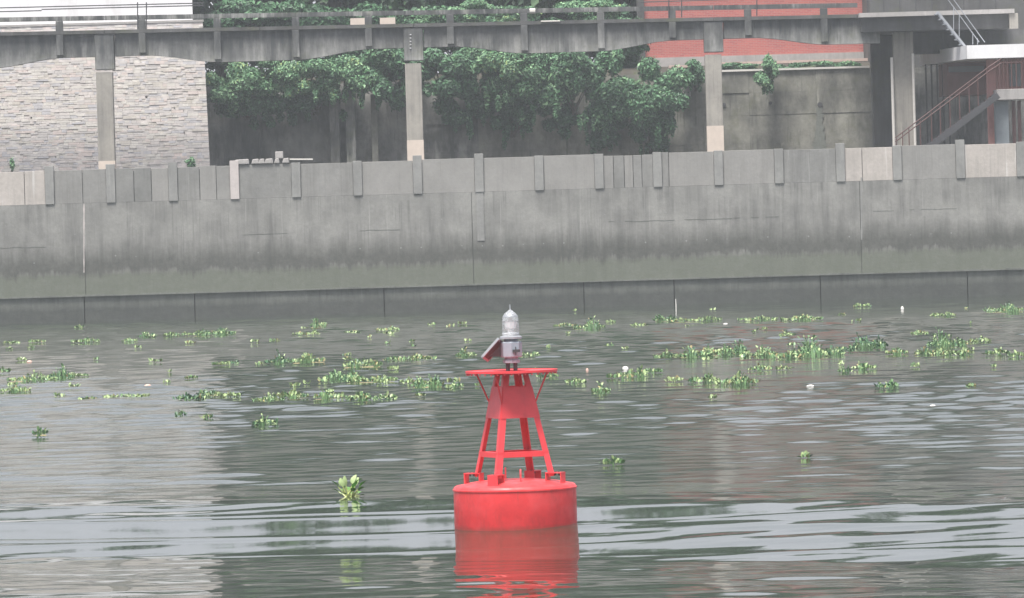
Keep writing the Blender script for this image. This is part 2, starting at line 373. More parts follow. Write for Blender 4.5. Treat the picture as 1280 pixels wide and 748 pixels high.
# ---------------------------------------------------------------- flood wall
fw = thing('flood_wall', (0, DW, 0), 'long grey concrete flood wall with panelled parapet and dark tide stains along the river', 'wall')
XL, XR = xx(-260, DW), xx(1540, DW)
joints = [XL]+[xx(p, DW, 290) for p in (105, 590.5, 1076)]+[XR]
zl, zt = zz(355, DW), zz(239, DW)
for a, b in zip(joints[:-1], joints[1:]):
    part(MB().box(a+.012, b-.012, DW, DW+.28, zl, zt), 'wall_face', M['wall'], fw)
part(MB().box(XL, XR, DW+.08, DW+.27, zl, zt-.02), 'wall_core', M['foot'], fw)
fj = [XL]+[xx(p, DW, 370) for p in (105, 243, 480, 730, 843, 1026, 1210)]+[XR]
for a, b in zip(fj[:-1], fj[1:]):
    part(MB().box(a+.02, b-.02, DW+.07, DW+.3, -.8, zl-.004), 'foot_block', M['foot'], fw)
lip = MB(); n = 120
for i in range(n):       # ragged weed grown bottom lip
    a, b = XL+(XR-XL)*i/n, XL+(XR-XL)*(i+1)/n; h = random.uniform(.02, .07)
    lip.box(a, b, DW-.05-random.random()*.02, DW-.003, zl-.02, zl+h)
tag(part(lip, 'weed_lip', M['foot'], fw), kind='stuff')
posts = [-166, -90, -14, 61.5, 138, 216, 293, 370, 447, 522, 599, 674, 749, 822, 898.5, 974, 1051, 1122, 1201, 1277, 1353, 1430]
tall = {61.5, 138, 216, 293, 522, 599, 1201, 1051}
pz0, pz1 = zz(239, DW), zz(197, DW)
pale = {(1051, 1122), (1201, 1277), (-14, 61.5)}
for p in posts:
    x = xx(p, DW, 220); w = .19
    top = pz1+(.2 if p in tall else .04)
    part(MB().box(x-w, x+w, DW-.06, DW+.25, pz0-.012, top), 'post', M['post_pale'] if p in (293,) else M['post'], fw, bevel=.015)
    if p in (599,):
        part(MB().box(x-w*.8, x+w*.8, DW-.03, DW-.003, zz(300 if p != 370 else 318, DW), pz0-.014), 'pilaster', M['post'] if p in (599,) else M['wall'], fw)
for a, b in zip(posts[:-1], posts[1:]):
    x0, x1 = xx(a, DW, 220)+.2, xx(b, DW, 220)-.2
    mt = M['panel_pale'] if (a, b) in pale else M['panel']
    cuts = []
    if a in (61.5,): cuts = [(103-61.5)/76]
    if a in (-14, ): cuts = [.6]
    if a == 138: cuts = [.35, .68]
    if a == 216: cuts = [.42, .74]
    if a == 749: cuts = [.2, .42, .6, .78]
    if a == 1051: cuts = [.36]
    if a == 822: cuts = [.13]
    e = [0]+cuts+[1]
    for i in range(len(e)-1):
        xa, xb = x0+(x1-x0)*e[i]+(.012 if i else 0), x0+(x1-x0)*e[i+1]-(.012 if i < len(e)-2 else 0)
        dz = random.uniform(-.03, .03)-(.06 if a == 749 else 0)
        part(MB().box(xa, xb, DW+.02+random.random()*.02, DW+.2, pz0, pz1+dz), 'panel', mt, fw, bevel=.012)
part(MB().box(XL, XR, DW+.12, DW+.18, pz0, pz1-.12), 'panel_backing', M['deck_dark'], fw)
ties = MB()
for yl, seed in ((272, 1), (307, 2)):
    rr = random.Random(seed)
    for i in range(70):
        if rr.random() < .5: continue
        x = xx(-60+i*25.5, DW, yl); z = zz(yl, DW)-(.18 if i < 8 else 0)+rr.uniform(-.05, .05); s = rr.uniform(.018, .042)
        ties.add([(x+s*math.cos(k*math.pi/3), DW-.006, z+s*math.sin(k*math.pi/3)) for k in range(6)], [tuple(range(6))])
tag(part(ties, 'form_tie_patch', M['post'], fw), kind='stuff')
for px, y0, y1, w in ((105, 255, 341, .05), (1077, 222, 300, .07)):      # pale lime run below each expansion joint
    mb = MB(); pts = []
    N = 14
    for i in range(N+1):
        p = at(px, y0+(y1-y0)*i/N, DW); ww = w*.7*random.uniform(.5, 1.2)*(1-.3*i/N)
        pts.append((p.x-ww, p.x+ww, p.z))
    for (a0, b0, z0), (a1, b1, z1) in zip(pts[:-1], pts[1:]):
        mb.add([(a0, DW-.008, z0), (b0, DW-.008, z0), (b1, DW-.008, z1), (a1, DW-.008, z1)], [(0, 3, 2, 1)])
    part(mb, 'lime_run', M['post'] if px > 500 else M['post_pale'], fw)
# horizontal pour seams
seams = MB()
for a, b, yl in ((300, 370, 284), (448, 487, 283), (760, 962, 281), (1083, 1190, 277), (-100, 40, 292)):
    xq = xx(a, DW); rq = random.Random(int(a))
    while xq < xx(b, DW):
        wq = rq.uniform(.15, .7); zq = zz(yl, DW)+rq.uniform(-.015, .015)
        if rq.random() < .75: seams.box(xq, xq+wq, DW-.008, DW-.002, zq-rq.uniform(.005, .016), zq+rq.uniform(.005, .014))
        xq += wq
tag(part(seams, 'pour_seam', M['foot'], fw), kind='stuff')

# ---------------------------------------------------------------- viaduct
DV = 280.0
vd = thing('viaduct', (0, DV, 4.6), 'old stained concrete viaduct with fish bellied beams crossing above the river wall', 'viaduct')
def ytop(px): return 24+.0078*px
cols = [-255, 131, 517, 892, 1278]
def px_x(px, D, yl): return xx(px, D, yl-(px-640)*TR)
for i, (a, b) in enumerate(zip(cols[:-1], cols[1:])):
    if i == 3: b = 1100
    a_, b_ = a+12.5, (b-12.5 if i < 3 else b)
    top = [(p, ytop(p)+3) for p in (a_, b_)]
    bot = []
    for k in range(25):
        s = k/24; p = b_+(a_-b_)*s; c = (p-a)/((cols[i+1])-a)
        h = max(0, min(1, (abs(c-.5)-.12)/.25)); bl = 56.5+11*(1-(h*h*(3-2*h)))
        bot.append((p, bl))
    pts = [(px_x(p, DV, yl), zz(yl, DV)) for p, yl in top+bot]
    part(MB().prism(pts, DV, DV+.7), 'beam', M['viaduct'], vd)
    for f in ((47, 141, 239, 330) if i < 3 else (43, 138)):
        p = a+f*(1 if i != 2 else .98); c = f/386
        h = max(0, min(1, (abs(c-.5)-.12)/.25)); bl = 56.5+11*(1-(h*h*(3-2*h)))-3
        x = px_x(p, DV, 40)
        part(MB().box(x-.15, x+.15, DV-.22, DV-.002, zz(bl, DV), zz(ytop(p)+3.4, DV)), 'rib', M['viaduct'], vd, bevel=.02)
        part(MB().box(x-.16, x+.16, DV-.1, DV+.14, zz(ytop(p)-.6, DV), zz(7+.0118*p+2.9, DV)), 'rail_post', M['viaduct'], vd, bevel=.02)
for i, c in enumerate(cols[:4]):
    x = px_x(c, DV, 100)
    part(MB().box(x-.36, x+.36, DV-.1, DV+.6, 4.5, zz(76, DV)), 'column', M['column'], vd, bevel=.03)
    xc = px_x(c, DV, 60)
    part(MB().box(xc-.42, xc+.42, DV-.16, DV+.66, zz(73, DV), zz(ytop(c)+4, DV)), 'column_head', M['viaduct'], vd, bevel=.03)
    part(MB().box(x-.365, x+.365, DV-.11, DV+.61, 4.5, zz((187, 187, 172+0, 160)[i]-0, DV)-.0), 'column_wash', M['column_base'], vd) if i in (1, 2) else None
    if i == 3: part(MB().box(x-.365, x+.365, DV-.11, DV+.61, 4.5, zz(165, DV)), 'column_wash', M['column_base'], vd)
# deck slab and coping, in lengths between posts
XV0, XV1 = -300, 1072
def strip(a, b, f0, f1, y0, y1):
    return MB().prism([(px_x(a, DV, f0(a)), zz(f0(a), DV)), (px_x(b, DV, f0(b)), zz(f0(b), DV)), (px_x(b, DV, f1(b)), zz(f1(b), DV)), (px_x(a, DV, f1(a)), zz(f1(a), DV))], y0, y1)
e = [XV0, -60, 131, 325, 517, 705, 892, XV1]
for a, b in zip(e[:-1], e[1:]):
    part(strip(a+.3, b-.3, lambda p: ytop(p)-1.5, lambda p: ytop(p)+2.9, DV-.2, DV+3.6), 'deck_slab', M['deck_dark'], vd)
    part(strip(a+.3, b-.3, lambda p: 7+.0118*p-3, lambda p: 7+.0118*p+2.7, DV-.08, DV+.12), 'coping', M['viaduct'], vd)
# thin pipe rails on the left length
for (p0, y0, p1, y1) in ((-60, 11.5, 255, 4), (-60, 16.5, 52, 13.5), (52, 12, 255, 7)):
    part(MB().tube([at(p0, y0, DV+.2), at(p1, y1, DV+.2)], .025, 6), 'pipe_rail', M['dark_metal'], vd)
for p, y0, y1 in ((172, 3, 40), (183, 3, 40), (852, 0, 22), (836, 0, 22), (946, 0, 20)):
    part(MB().tube([at(p, y0, DV-.12), at(p, y1, DV-.12)], .028, 6), 'rail_stanchion', M['dark_metal'], vd)
part(MB().tube([at(800, 3, DV-.12), at(1062, -5, DV-.12)], .02, 6), 'pipe_rail', M['dark_metal'], vd)
part(MB().tube([at(700, 26.5, DV-.25), at(676, 27, DV-.25)], .03, 6), 'bracket_pipe', M['pale_pipe'], vd)
tag(part(MB().tube([at(662, 14, DV-.25), at(669, 14, DV-.25)], .12, 10), 'lamp_fitting', M['pale_pipe'], vd))
# bolts beside the column head
for k in range(5):
    p = at(513.3, 44+k*4.2, DV-.18); part(MB().lathe([(.04, 0), (.04, .03)], 6, p), 'bolt', M['white_paint'], vd)

# ---------------------------------------------------------------- house with stone clad base (left)
DH = 286.0
hs = thing('stone_clad_house', (xx(100, DH), DH+4, 4.6), 'white walled house with pale ledger stone base at the left end', 'house')
xr0, xr1 = at(264, 205, DH).x, at(254, 28, DH).x
zs0, zs1 = 4.5, at(250, 27.5, DH).z
xl = xx(-250, DH)
def skew(x0, pts, y0, y1, back):
    n = len(pts); return MB().add([(x, y0, z) for x, z in pts]+[(x-(back if x > x0 else 0), y1, z) for x, z in pts], [tuple(range(n)), tuple(range(2*n-1, n-1, -1))]+[(i, i+n, (i+1) % n+n, (i+1) % n) for i in range(n)])
part(skew(xl, [(xl, zs0), (xr0-.05, zs0), (xr1-.05, zs1-.05), (xl, zs1-.05)], DH+.06, DH+9, .5), 'base_core', M['mortar'], hs)
st = MB(); rs = random.Random(5); xe = xr1-.02
while xe > xx(-60, DH):
    wp = rs.uniform(.55, 1.3); z = zs0
    while z < zs1-.05:
        h = min(rs.uniform(.07, .15), zs1-z); x = xe; edge = (xr0-xr1)*(1-(z-zs0)/(zs1-zs0)) if xe > xr1-.1 else 0; lo = xe-wp+rs.uniform(-.4, .05)
        x += edge+(rs.uniform(0, .2) if edge == 0 else 0)
        while x > lo+.1:
            w = min(rs.uniform(.15, .6), x-lo); d = rs.uniform(0, .03)
            st.box(x-w+.006, x, DH-d, DH+.07, z+.003+rs.uniform(0, .006), z+h-.002, rs.choice([0, 0, 1, 1, 2, 2, 3, 4, 5])); x -= w
        z += h
    xe -= wp
tag(part(st, 'ledger_stones', STONES, hs), kind='stuff')
zt_ = zz(-95, DH); xw = at(240.5, 10, DH+.3).x
part(skew(xl, [(xl, zs1-.05), (xw, zs1-.05), (xw, zt_), (xl, zt_)], DH+.3, DH+8.5, .5), 'upper_wall', M['white_paint'], hs)
part(MB().box(xl-.1, xw+.25, DH+.1, DH+8.8, zt_+.004, zt_+.3), 'roof_slab', M['plinth'], hs)
part(MB().box(xl, xr1+.02, DH-.05, DH+.28, zs1+.002, zs1+.1), 'base_coping', M['plinth'], hs)

# ---------------------------------------------------------------- retaining wall
DR = 292.0
rw = thing('retaining_wall', (0, DR, 4.6), 'stained board marked concrete retaining wall below the red brick building', 'wall')
zR = zz(98, DR)
rows_ = [(4.5, zz(188, DR)), (zz(188, DR), zz(153, DR)), (zz(153, DR), zz(125, DR)), (zz(125, DR), zR)]
ce = [150, 265, 350, 425, 505, 600, 690, 780, 858, 940, 1024, 1096, 1200, 1320]
for j, (z0, z1) in enumerate(rows_):
    for i, (a, b) in enumerate(zip(ce[:-1], ce[1:])):
        off = random.uniform(-.03, .03); tp = z1-.003-(.3 if (j == 3 and a >= 1090) else 0)
        part(MB().box(xx(a, DR)+.004, xx(b, DR)-.004, DR+off, DR+.4, z0+.003, tp), 'panel', M['retain_dark'] if b <= 600 or a >= 1090 else M['retain'], rw)
part(MB().box(xx(150, DR), xx(1320, DR), DR+.12, DR+.38, 4.5, zR-.05), 'backing', M['retain_dark'], rw)
for px, w, y0, y1, m in ((437, 12, 112, 205, 'viaduct'), (417, 12, 118, 205, 'retain_dark'), (467, 8, 118, 205, 'retain')):
    a = at(px, y0, DR-.8); part(MB().box(a.x-w/2*DR/FPX, a.x+w/2*DR/FPX, DR-.8, DR-.06, 4.5, a.z), 'buttress', M[m], rw, bevel=.03)
part(MB().box(xx(860, DR), xx(1091, DR), DR-.12, DR+.3, zR+.002, zR+.09), 'coping', M['pale_pipe'], rw)
for px, y, s in ((1025, 131, .12), (963, 129, .08), (905, 131, .09)):
    p = at(px, y, DR-.05); part(MB().tube([p, p+Vector((0, .09, 0))], s, 10), 'weep_hole', M['dark_metal'], rw)
mb = MB(); q = random.Random(4)
for k in range(12):
    a, b = at(1024.5+q.uniform(-1, 1), 134+k*4.4, DR-.04), at(1024.5+q.uniform(-1, 1), 134+(k+1)*4.4, DR-.04); w0 = .1+.2*(k/12)**2+q.uniform(0, .06)
    mb.add([(a.x-w0, DR-.036, a.z), (a.x+w0, DR-.036, a.z), (b.x+w0*1.1, DR-.036, b.z), (b.x-w0*1.1, DR-.036, b.z)], [(0, 3, 2, 1)])
part(mb, 'weep_stain', M['foot'], rw)

# ---------------------------------------------------------------- red brick building
DB = 299.0
bb = thing('brick_building', (xx(940, DB), DB+5, 10.7), 'red brick building with grey plinth on the bank above the retaining wall', 'building')
x0, x1 = at(806, 40, DB).x, at(1086, 60, DB).x
zb = zz(78, DB)
part(MB().box(x0, x1, DB, DB+11, zb, zz(-30, DB)), 'brick_wall', M['brick_red'], bb)
part(MB().box(x0-.1, x1+.06, DB-.14, DB+11.2, 10.5, zb-.003), 'plinth', M['plinth'], bb)
part(MB().box(x0-.35, x0-.004, DB-.2, DB+.3, 10.5, zz(-28, DB)), 'corner_post', M['deck_dark'], bb)
part(MB().box(x0-.3, x1+.3, DB-.5, DB+11.5, zz(-30, DB)+.004, zz(-36, DB)), 'roof_slab', M['plinth'], bb)
part(MB().box(xx(893, 296), xx(1091, 296), 295.6, 297.2, at(1000, 79, 296).z, at(1000, 75.5, 296).z), 'ledge', M['ledge'], bb)
# small pale block in the shrubs
t = thing('pump_box', at(857, 100, 291), 'small pale concrete box with ledge among the shrubs beside the viaduct column', 'box')
a, b = at(850, 85, 291), at(863, 104, 291)
part(MB().box(a.x, b.x, 291, 291.9, b.z-.6, a.z), 'box_body', M['plinth'], t, bevel=.02); part(MB().box(a.x-.5, b.x+.05, 290.9, 292, a.z+.002, a.z+.12), 'box_lid', M['ledge'], t)

# ---------------------------------------------------------------- deck, canopy, cabin and stairs at the right
od = thing('overhead_deck', (xx(1180, 284), 284, 4.6), 'dark concrete platform on a pale column at the right end of the viaduct', 'platform')
z0 = at(1165, 16, 279).z
part(MB().box(at(1074, 20, 279).x, at(1268, 12, 279).x, 279, 291, z0-.12, z0+.07), 'platform_slab', M['plinth'], od)
part(MB().box(at(1076, 22, 279.3).x, at(1266, 14, 279.3).x, 279.4, 290.8, z0-.75, z0-.124), 'platform_beam', M['deck_dark'], od)
part(MB().box(at(1140, 22, 279.3).x, at(1330, 14, 279.3).x, 283.4, 284.0, z0-1.7, z0-.755), 'cross_beam', M['deck_dark'], od)
a = at(1130.5, 110, 280.6); part(MB().box(a.x-.44, a.x+.44, 280.6, 281.4, 4.5, z0-.756), 'column', M['column'], od, bevel=.03)
a = at(1104, 110, 286); part(MB().box(a.x-.5, a.x+.5, 286, 286.9, 4.5, z0-.756), 'column', M['deck_dark'], od, bevel=.03)
a = at(1116, 125, 280.4); part(MB().tube([(a.x, 280.4, 4.5), (a.x, 280.4, at(1115, 72, 280.4).z)], .065, 8), 'drain_pipe', M['pale_pipe'], od, True)
a = at(1142.5, 125, 280.4); part(MB().tube([(a.x, 280.4, 4.5), (a.x, 280.4, at(1142, 67, 280.4).z)], .06, 8), 'drain_pipe', M['pale_pipe'], od, True)
part(MB().box(at(1262, 24, 279).x, at(1273, 24, 279).x, 279.1, 279.6, at(1268, 36, 279).z, z0-.125), 'corner_block', M['column'], od, bevel=.02)
for k in range(9):
    p = at(1085+k*20, 18-k*.58, 279.2); part(MB().tube([(p.x, 279.2, z0+.05), (p.x, 279.2, z0+1.1)], .022, 6), 'rail_post', M['dark_metal'], od)
part(MB().tube([(at(1085, 18, 279.2).x, 279.2, z0+1.1), (at(1245, 13, 279.2).x, 279.2, z0+1.1)], .025, 6), 'top_rail', M['dark_metal'], od)
bw = thing('pump_house', (xx(1200, 294), 294, 4.6), 'grey building darkened in colour for the shade behind the overhead platform', 'building')
part(MB().box(xx(1092, 294), xx(1345, 294), 293, 299, 4.5, zz(-60, 294)), 'wall', M['deck_dark'], bw)
part(MB().box(xx(1090, 294)-.1, xx(1350, 294)+.1, 292.8, 299.3, zz(-60, 294)+.003, zz(-66, 294)), 'roof_slab', M['deck_dark'], bw)
for k in range(4):
    a, b = at(1152+34*k, 100, 293), at(1172+34*k, 170, 293); part(MB().box(a.x, b.x, 292.9, 293.2, b.z, a.z), 'window', M['bluegrey'], bw)
cn = thing('canopy_cabin', (xx(1230, 277), 279, 4.6), 'red brown cabin under a white slab canopy at the right edge', 'cabin')
A, B, C, Dd = at(1208.6, 57, 276), at(1150, 66.5, 289), at(1330, 53, 276), at(1330, 60, 289)
th = at(1208.6, 57, 276).z-at(1208.6, 73.8, 276).z; zt_ = A.z
vs = [(A.x, A.y, zt_), (C.x, C.y, zt_), (C.x, 289, zt_), (B.x, B.y, zt_)]
part(MB().add(vs+[(x, y, z-th) for x, y, z in vs], [(0, 1, 2, 3), (7, 6, 5, 4), (0, 4, 5, 1), (1, 5, 6, 2), (2, 6, 7, 3), (3, 7, 4, 0)]), 'canopy_roof', M['white_paint'], cn)
zc = zt_-th
part(MB().box(at(1184, 100, 283).x, at(1232, 100, 283).x, 283, 288.5, at(1200, 119, 283).z, zc-.003), 'cabin_wall', M['rust'], cn)
part(MB().box(at(1186, 90, 282.9).x, at(1230, 90, 282.9).x, 282.88, 283, at(1208, 90, 283).z, at(1208, 83, 283).z), 'window_strip', M['bluegrey'], cn)
part(MB().box(at(1234, 100, 278).x, at(1245, 100, 278).x, 278, 278.5, 4.5, zc-.003), 'post', M['pink_wall'], cn, bevel=.02)
part(MB().box(at(1246, 100, 279.5).x, at(1330, 100, 279.5).x, 279.5, 288, at(1260, 112, 279.5).z, zc-.003), 'side_wall', M['pink_wall'], cn)
part(MB().box(at(1262, 90, 279.4).x, at(1276, 90, 279.4).x, 279.42, 279.5, at(1268, 108, 279.4).z, at(1268, 80, 279.4).z), 'window', M['bluegrey'], cn)
for k in range(5):
    a = at(1150+k*8, 100, 286+.2*k); 
    part(MB().box(at(1158+k*7, 150, 286).x, at(1158+k*7+2, 150, 286).x, 286, 286.1, 4.5, zc-.004), 'mullion', M['dark_metal'], cn)
ls = thing('stair_landing', (xx(1262, 276.5), 276.5, 4.6), 'grey landing slab on a blue grey pillar at the head of the brown stair', 'landing')
a, b = at(1246, 112, 276), at(1330, 126, 276)
part(MB().box(a.x, b.x, 276, 278, at(1262, 125, 276).z, at(1262, 111.5, 276).z), 'slab', M['plinth'], ls, bevel=.02)
part(MB().box(at(1244, 150, 276.4).x, at(1261, 150, 276.4).x, 276.4, 277, 4.5, at(1255, 126, 276).z), 'pillar', M['bluegrey'], ls, bevel=.02)
for p in (1268, 1275, 1284): 
    x = at(p, 150, 277).x; part(MB().box(x-.07, x+.07, 277.2, 277.4, 4.5, at(1262, 126, 276).z), 'strut', M['rust'], ls)
for p in (1250, 1255, 1260, 1265, 1271, 1278, 1285, 1292):
    q0 = at(p, 112, 276.1); part(MB().tube([(q0.x, 276.1, q0.z-.05), (q0.x, 276.1, at(p, 73-(p-1250)*.03, 276.1).z)], .03, 6), 'rail_post', M['rail'], ls)
for dy in (0, 5):
    part(MB().tube([at(1250, 74+dy, 276.1), at(1330, 71+dy, 276.1)], .03, 6), 'rail', M['rail'], ls)
stt = thing('steel_stair', (at(1180, 150, 275.6).x, 275.6, 4.6), 'dark brown steel stair with twin handrails climbing to the landing at right', 'stair')
a, b = at(1122, 214, 275.5), at(1248, 119, 275.5)
for dy in (0, 1.0):
    part(MB().bar(a+Vector((0, dy, 0)), b+Vector((0, dy, 0)), .06, .28), 'stringer', M['dark_metal'], stt)
N = 17
for k in range(N):
    p = a.lerp(b, (k+.5)/N); part(MB().box(p.x-.16, p.x+.14, 275.54, 276.46, p.z+.03, p.z+.07), 'tread', M['rail'], stt)
for (y0, y1) in ((172.5, 82.5), (177.5, 88)):
    part(MB().tube([at(1119, y0, 275.5), at(1238, y1, 275.5), at(1251, y1-8.5, 275.6)], .03, 6), 'handrail', M['rail'], stt)
for p in (1120, 1128, 1136, 1150, 1164, 1175, 1187, 1199, 1211, 1222, 1233):
    yb = 173+(p-1119)*(-.7563); x = at(p, yb, 275.5); s = (x.x-a.x)/(b.x-a.x); zb_ = a.z+(b.z-a.z)*max(s, 0)
    part(MB().tube([(x.x, 275.5, zb_), (x.x, 275.5, x.z)], .026, 6), 'baluster', M['rail'], stt)
us = thing('upper_stair', (at(1190, 30, 277.6).x, 277.6, at(1190, 57, 277.6).z), 'thin grey steel stair dropping from the platform to the white canopy', 'stair')
a, b = at(1172, 15, 277.6), at(1207, 59, 277.6)
for dy in (0, .8): part(MB().bar(a+Vector((0, dy, 0)), b+Vector((0, dy, 0)), .05, .1), 'stringer', M['galv'], us)
for k in range(7):
    p = a.lerp(b, (k+.5)/7); part(MB().box(p.x-.2, p.x+.05, 277.63, 278.37, p.z-.02, p.z+.03), 'tread', M['galv'], us)
for o_ in (0, 7):
    part(MB().tube([at(1183+o_, -3, 277.6), at(1224+o_, 53, 277.6)], .022, 6), 'handrail', M['galv'], us)
for p, y0, y1 in ((1192, 10, 38), (1199, 18, 46), (1216, 41, 56), (1222, 48, 56)):
    part(MB().tube([at(p, y0, 277.6), at(p, y1, 277.6)], .018, 6), 'baluster', M['galv'], us)

# ---------------------------------------------------------------- trees and shrubs
def tree_mesh(seed, h, r):
    rr = random.Random(seed); mb = MB()
    mb.tube([(0, 0, 0), (.1, .05, h*.25), (rr.uniform(-.3, .3), 0, h*.5), (rr.uniform(-.4, .4), 0, h*.8)], [.28, .22, .16, .05], 8)
    blobs = []
    for k in range(9):
        an = k*2.4+rr.random(); z0 = h*rr.uniform(.15, .45); rad = r*rr.uniform(.45, .95); z1 = min(h*.95, z0+h*rr.uniform(.08, .45))
        e_ = (math.cos(an)*rad, math.sin(an)*rad, z1)
        mb.tube([(0, 0, z0), (e_[0]*.5, e_[1]*.5, z0+(z1-z0)*.65), e_], [.1, .06, .02], 5)
        blobs.append((e_, (r*rr.uniform(.3, .5), r*rr.uniform(.3, .5), h*rr.uniform(.1, .18))))
    for k in range(7):
        an = rr.random()*7; q_ = r*rr.random()*.6; blobs.append(((math.cos(an)*q_, math.sin(an)*q_, h*rr.uniform(.12, .95)), (r*.4, r*.4, h*.13)))
    return mb, leaves(8000, blobs, .34, [M['leaf_d'], M['leaf_m'], M['leaf_l']], seed, shares=(.6, .33, .07))
variants = []
for s, h, r in ((11, 15, 4.6), (12, 16.5, 4.2), (13, 14, 5)):
    mb, lm = tree_mesh(s, h, r); variants.append((mb.mesh('trunk', M['trunk'], True), lm))
TL = ['dark leafy tree rising just behind the right edge of the white house', 'dark leafy tree on the bank above the left end of the vines',
      'tall dark tree on the bank above the low grey buttress', 'dark leafy tree on the bank behind the second viaduct column', 'broad dark tree on the bank right of the second viaduct column',
      'dark tree on the bank above the middle viaduct span', 'dark leafy tree standing just left of the brick building', 'dark tree behind the left part of the brick building roof',
      'dark tree behind the right part of the brick building roof', 'dark tree behind the overhead platform', 'dark tree at the far right edge behind the pump house',
      'dark tree showing over the left part of the white house', 'dark tree showing over the roof middle of the white house'] + ['tree of the rear row on the bank, %s' % q for q in ('first right of the white house', 'second right of the white house', 'just left of the second viaduct column', 'just right of the second viaduct column', 'left of the span middle', 'right of the span middle')] + ['tree filling the gap at the left corner of the brick building', 'dark tree past the right edge beyond the canopy', 'dark tree farthest right beyond the picture edge', 'dark tree of the rear row behind the upper steel stair']
TP = [(275, 301), (345, 298.5), (420, 302), (500, 299), (575, 302.5), (650, 299), (725, 302), (850, 315), (1000, 316), (1130, 305), (1250, 306), (-40, 312), (110, 312), (300, 314), (385, 316), (465, 313), (540, 317), (615, 314), (695, 318), (772, 305), (1340, 304), (1430, 307), (1180, 311)]
for i, (px, D) in enumerate(TP):
    t = thing('broadleaf_tree', (xx(px, D, 60), D, 10.5), TL[i], 'tree', 'trees on the bank')
    tm, lm = variants[i % 3]
    meshobj('trunk', tm, t); meshobj('crown', lm, t)
    t.rotation_euler.z = i*1.3; s = 1.0+.08*((i*7) % 5-2)/2; t.scale = (s, s, s*.88)

def shrub(px, py, rx, ry, D, label, mats, n, size, seed, shares=(.45, .35, .2), name='vine_shrub', cat='shrub', group='shrubs over the retaining wall', depth=.9):
    rx = rx*1.15; c = at(px, py, D); k = D/FPX; rr = random.Random(seed); base = Vector((c.x, D, c.z-ry*k))
    t = thing(name, base, label, cat, group)
    blobs = []
    for i in range(12):
        an = rr.random()*7; q_ = rr.random()**.5*.8
        blobs.append(((math.cos(an)*rx*k*q_, rr.uniform(-.5, .5)*depth, ry*k+math.sin(an)*ry*k*q_), (rx*k*rr.uniform(.3, .52), depth*.5, ry*k*rr.uniform(.3, .5))))
    for i in range(4):
        if ry < 18: break
        x_ = rr.uniform(-.8, .8)*rx*k; blobs.append(((x_, rr.uniform(-.3, .3)*depth, ry*k*rr.uniform(-.25, .35)), (rx*k*rr.uniform(.07, .14), .2, ry*k*rr.uniform(.3, .6))))
    if shares[0] < .4 and mats is V3: mats = [M['vine_d'], M['vine_m'], M['vine_l'], M['vine_y']]; shares = (.25, .38, .27, .1)
    me = leaves(int(n*3.8), blobs, size*.43, mats, seed, shares=shares, shell=.3)
    meshobj('foliage', me, t)
    mb = MB()
    for i in range(5):
        e_ = blobs[i][0]; mb.tube([(rr.uniform(-.1, .1)*rx*k, .3, 0), (e_[0]*.4, .2, e_[2]*.5), e_], [.04, .03, .01], 5)
    mb.build('stem', M['trunk'], t)
    return t
V3 = [M['vine_d'], M['vine_m'], M['vine_l']]
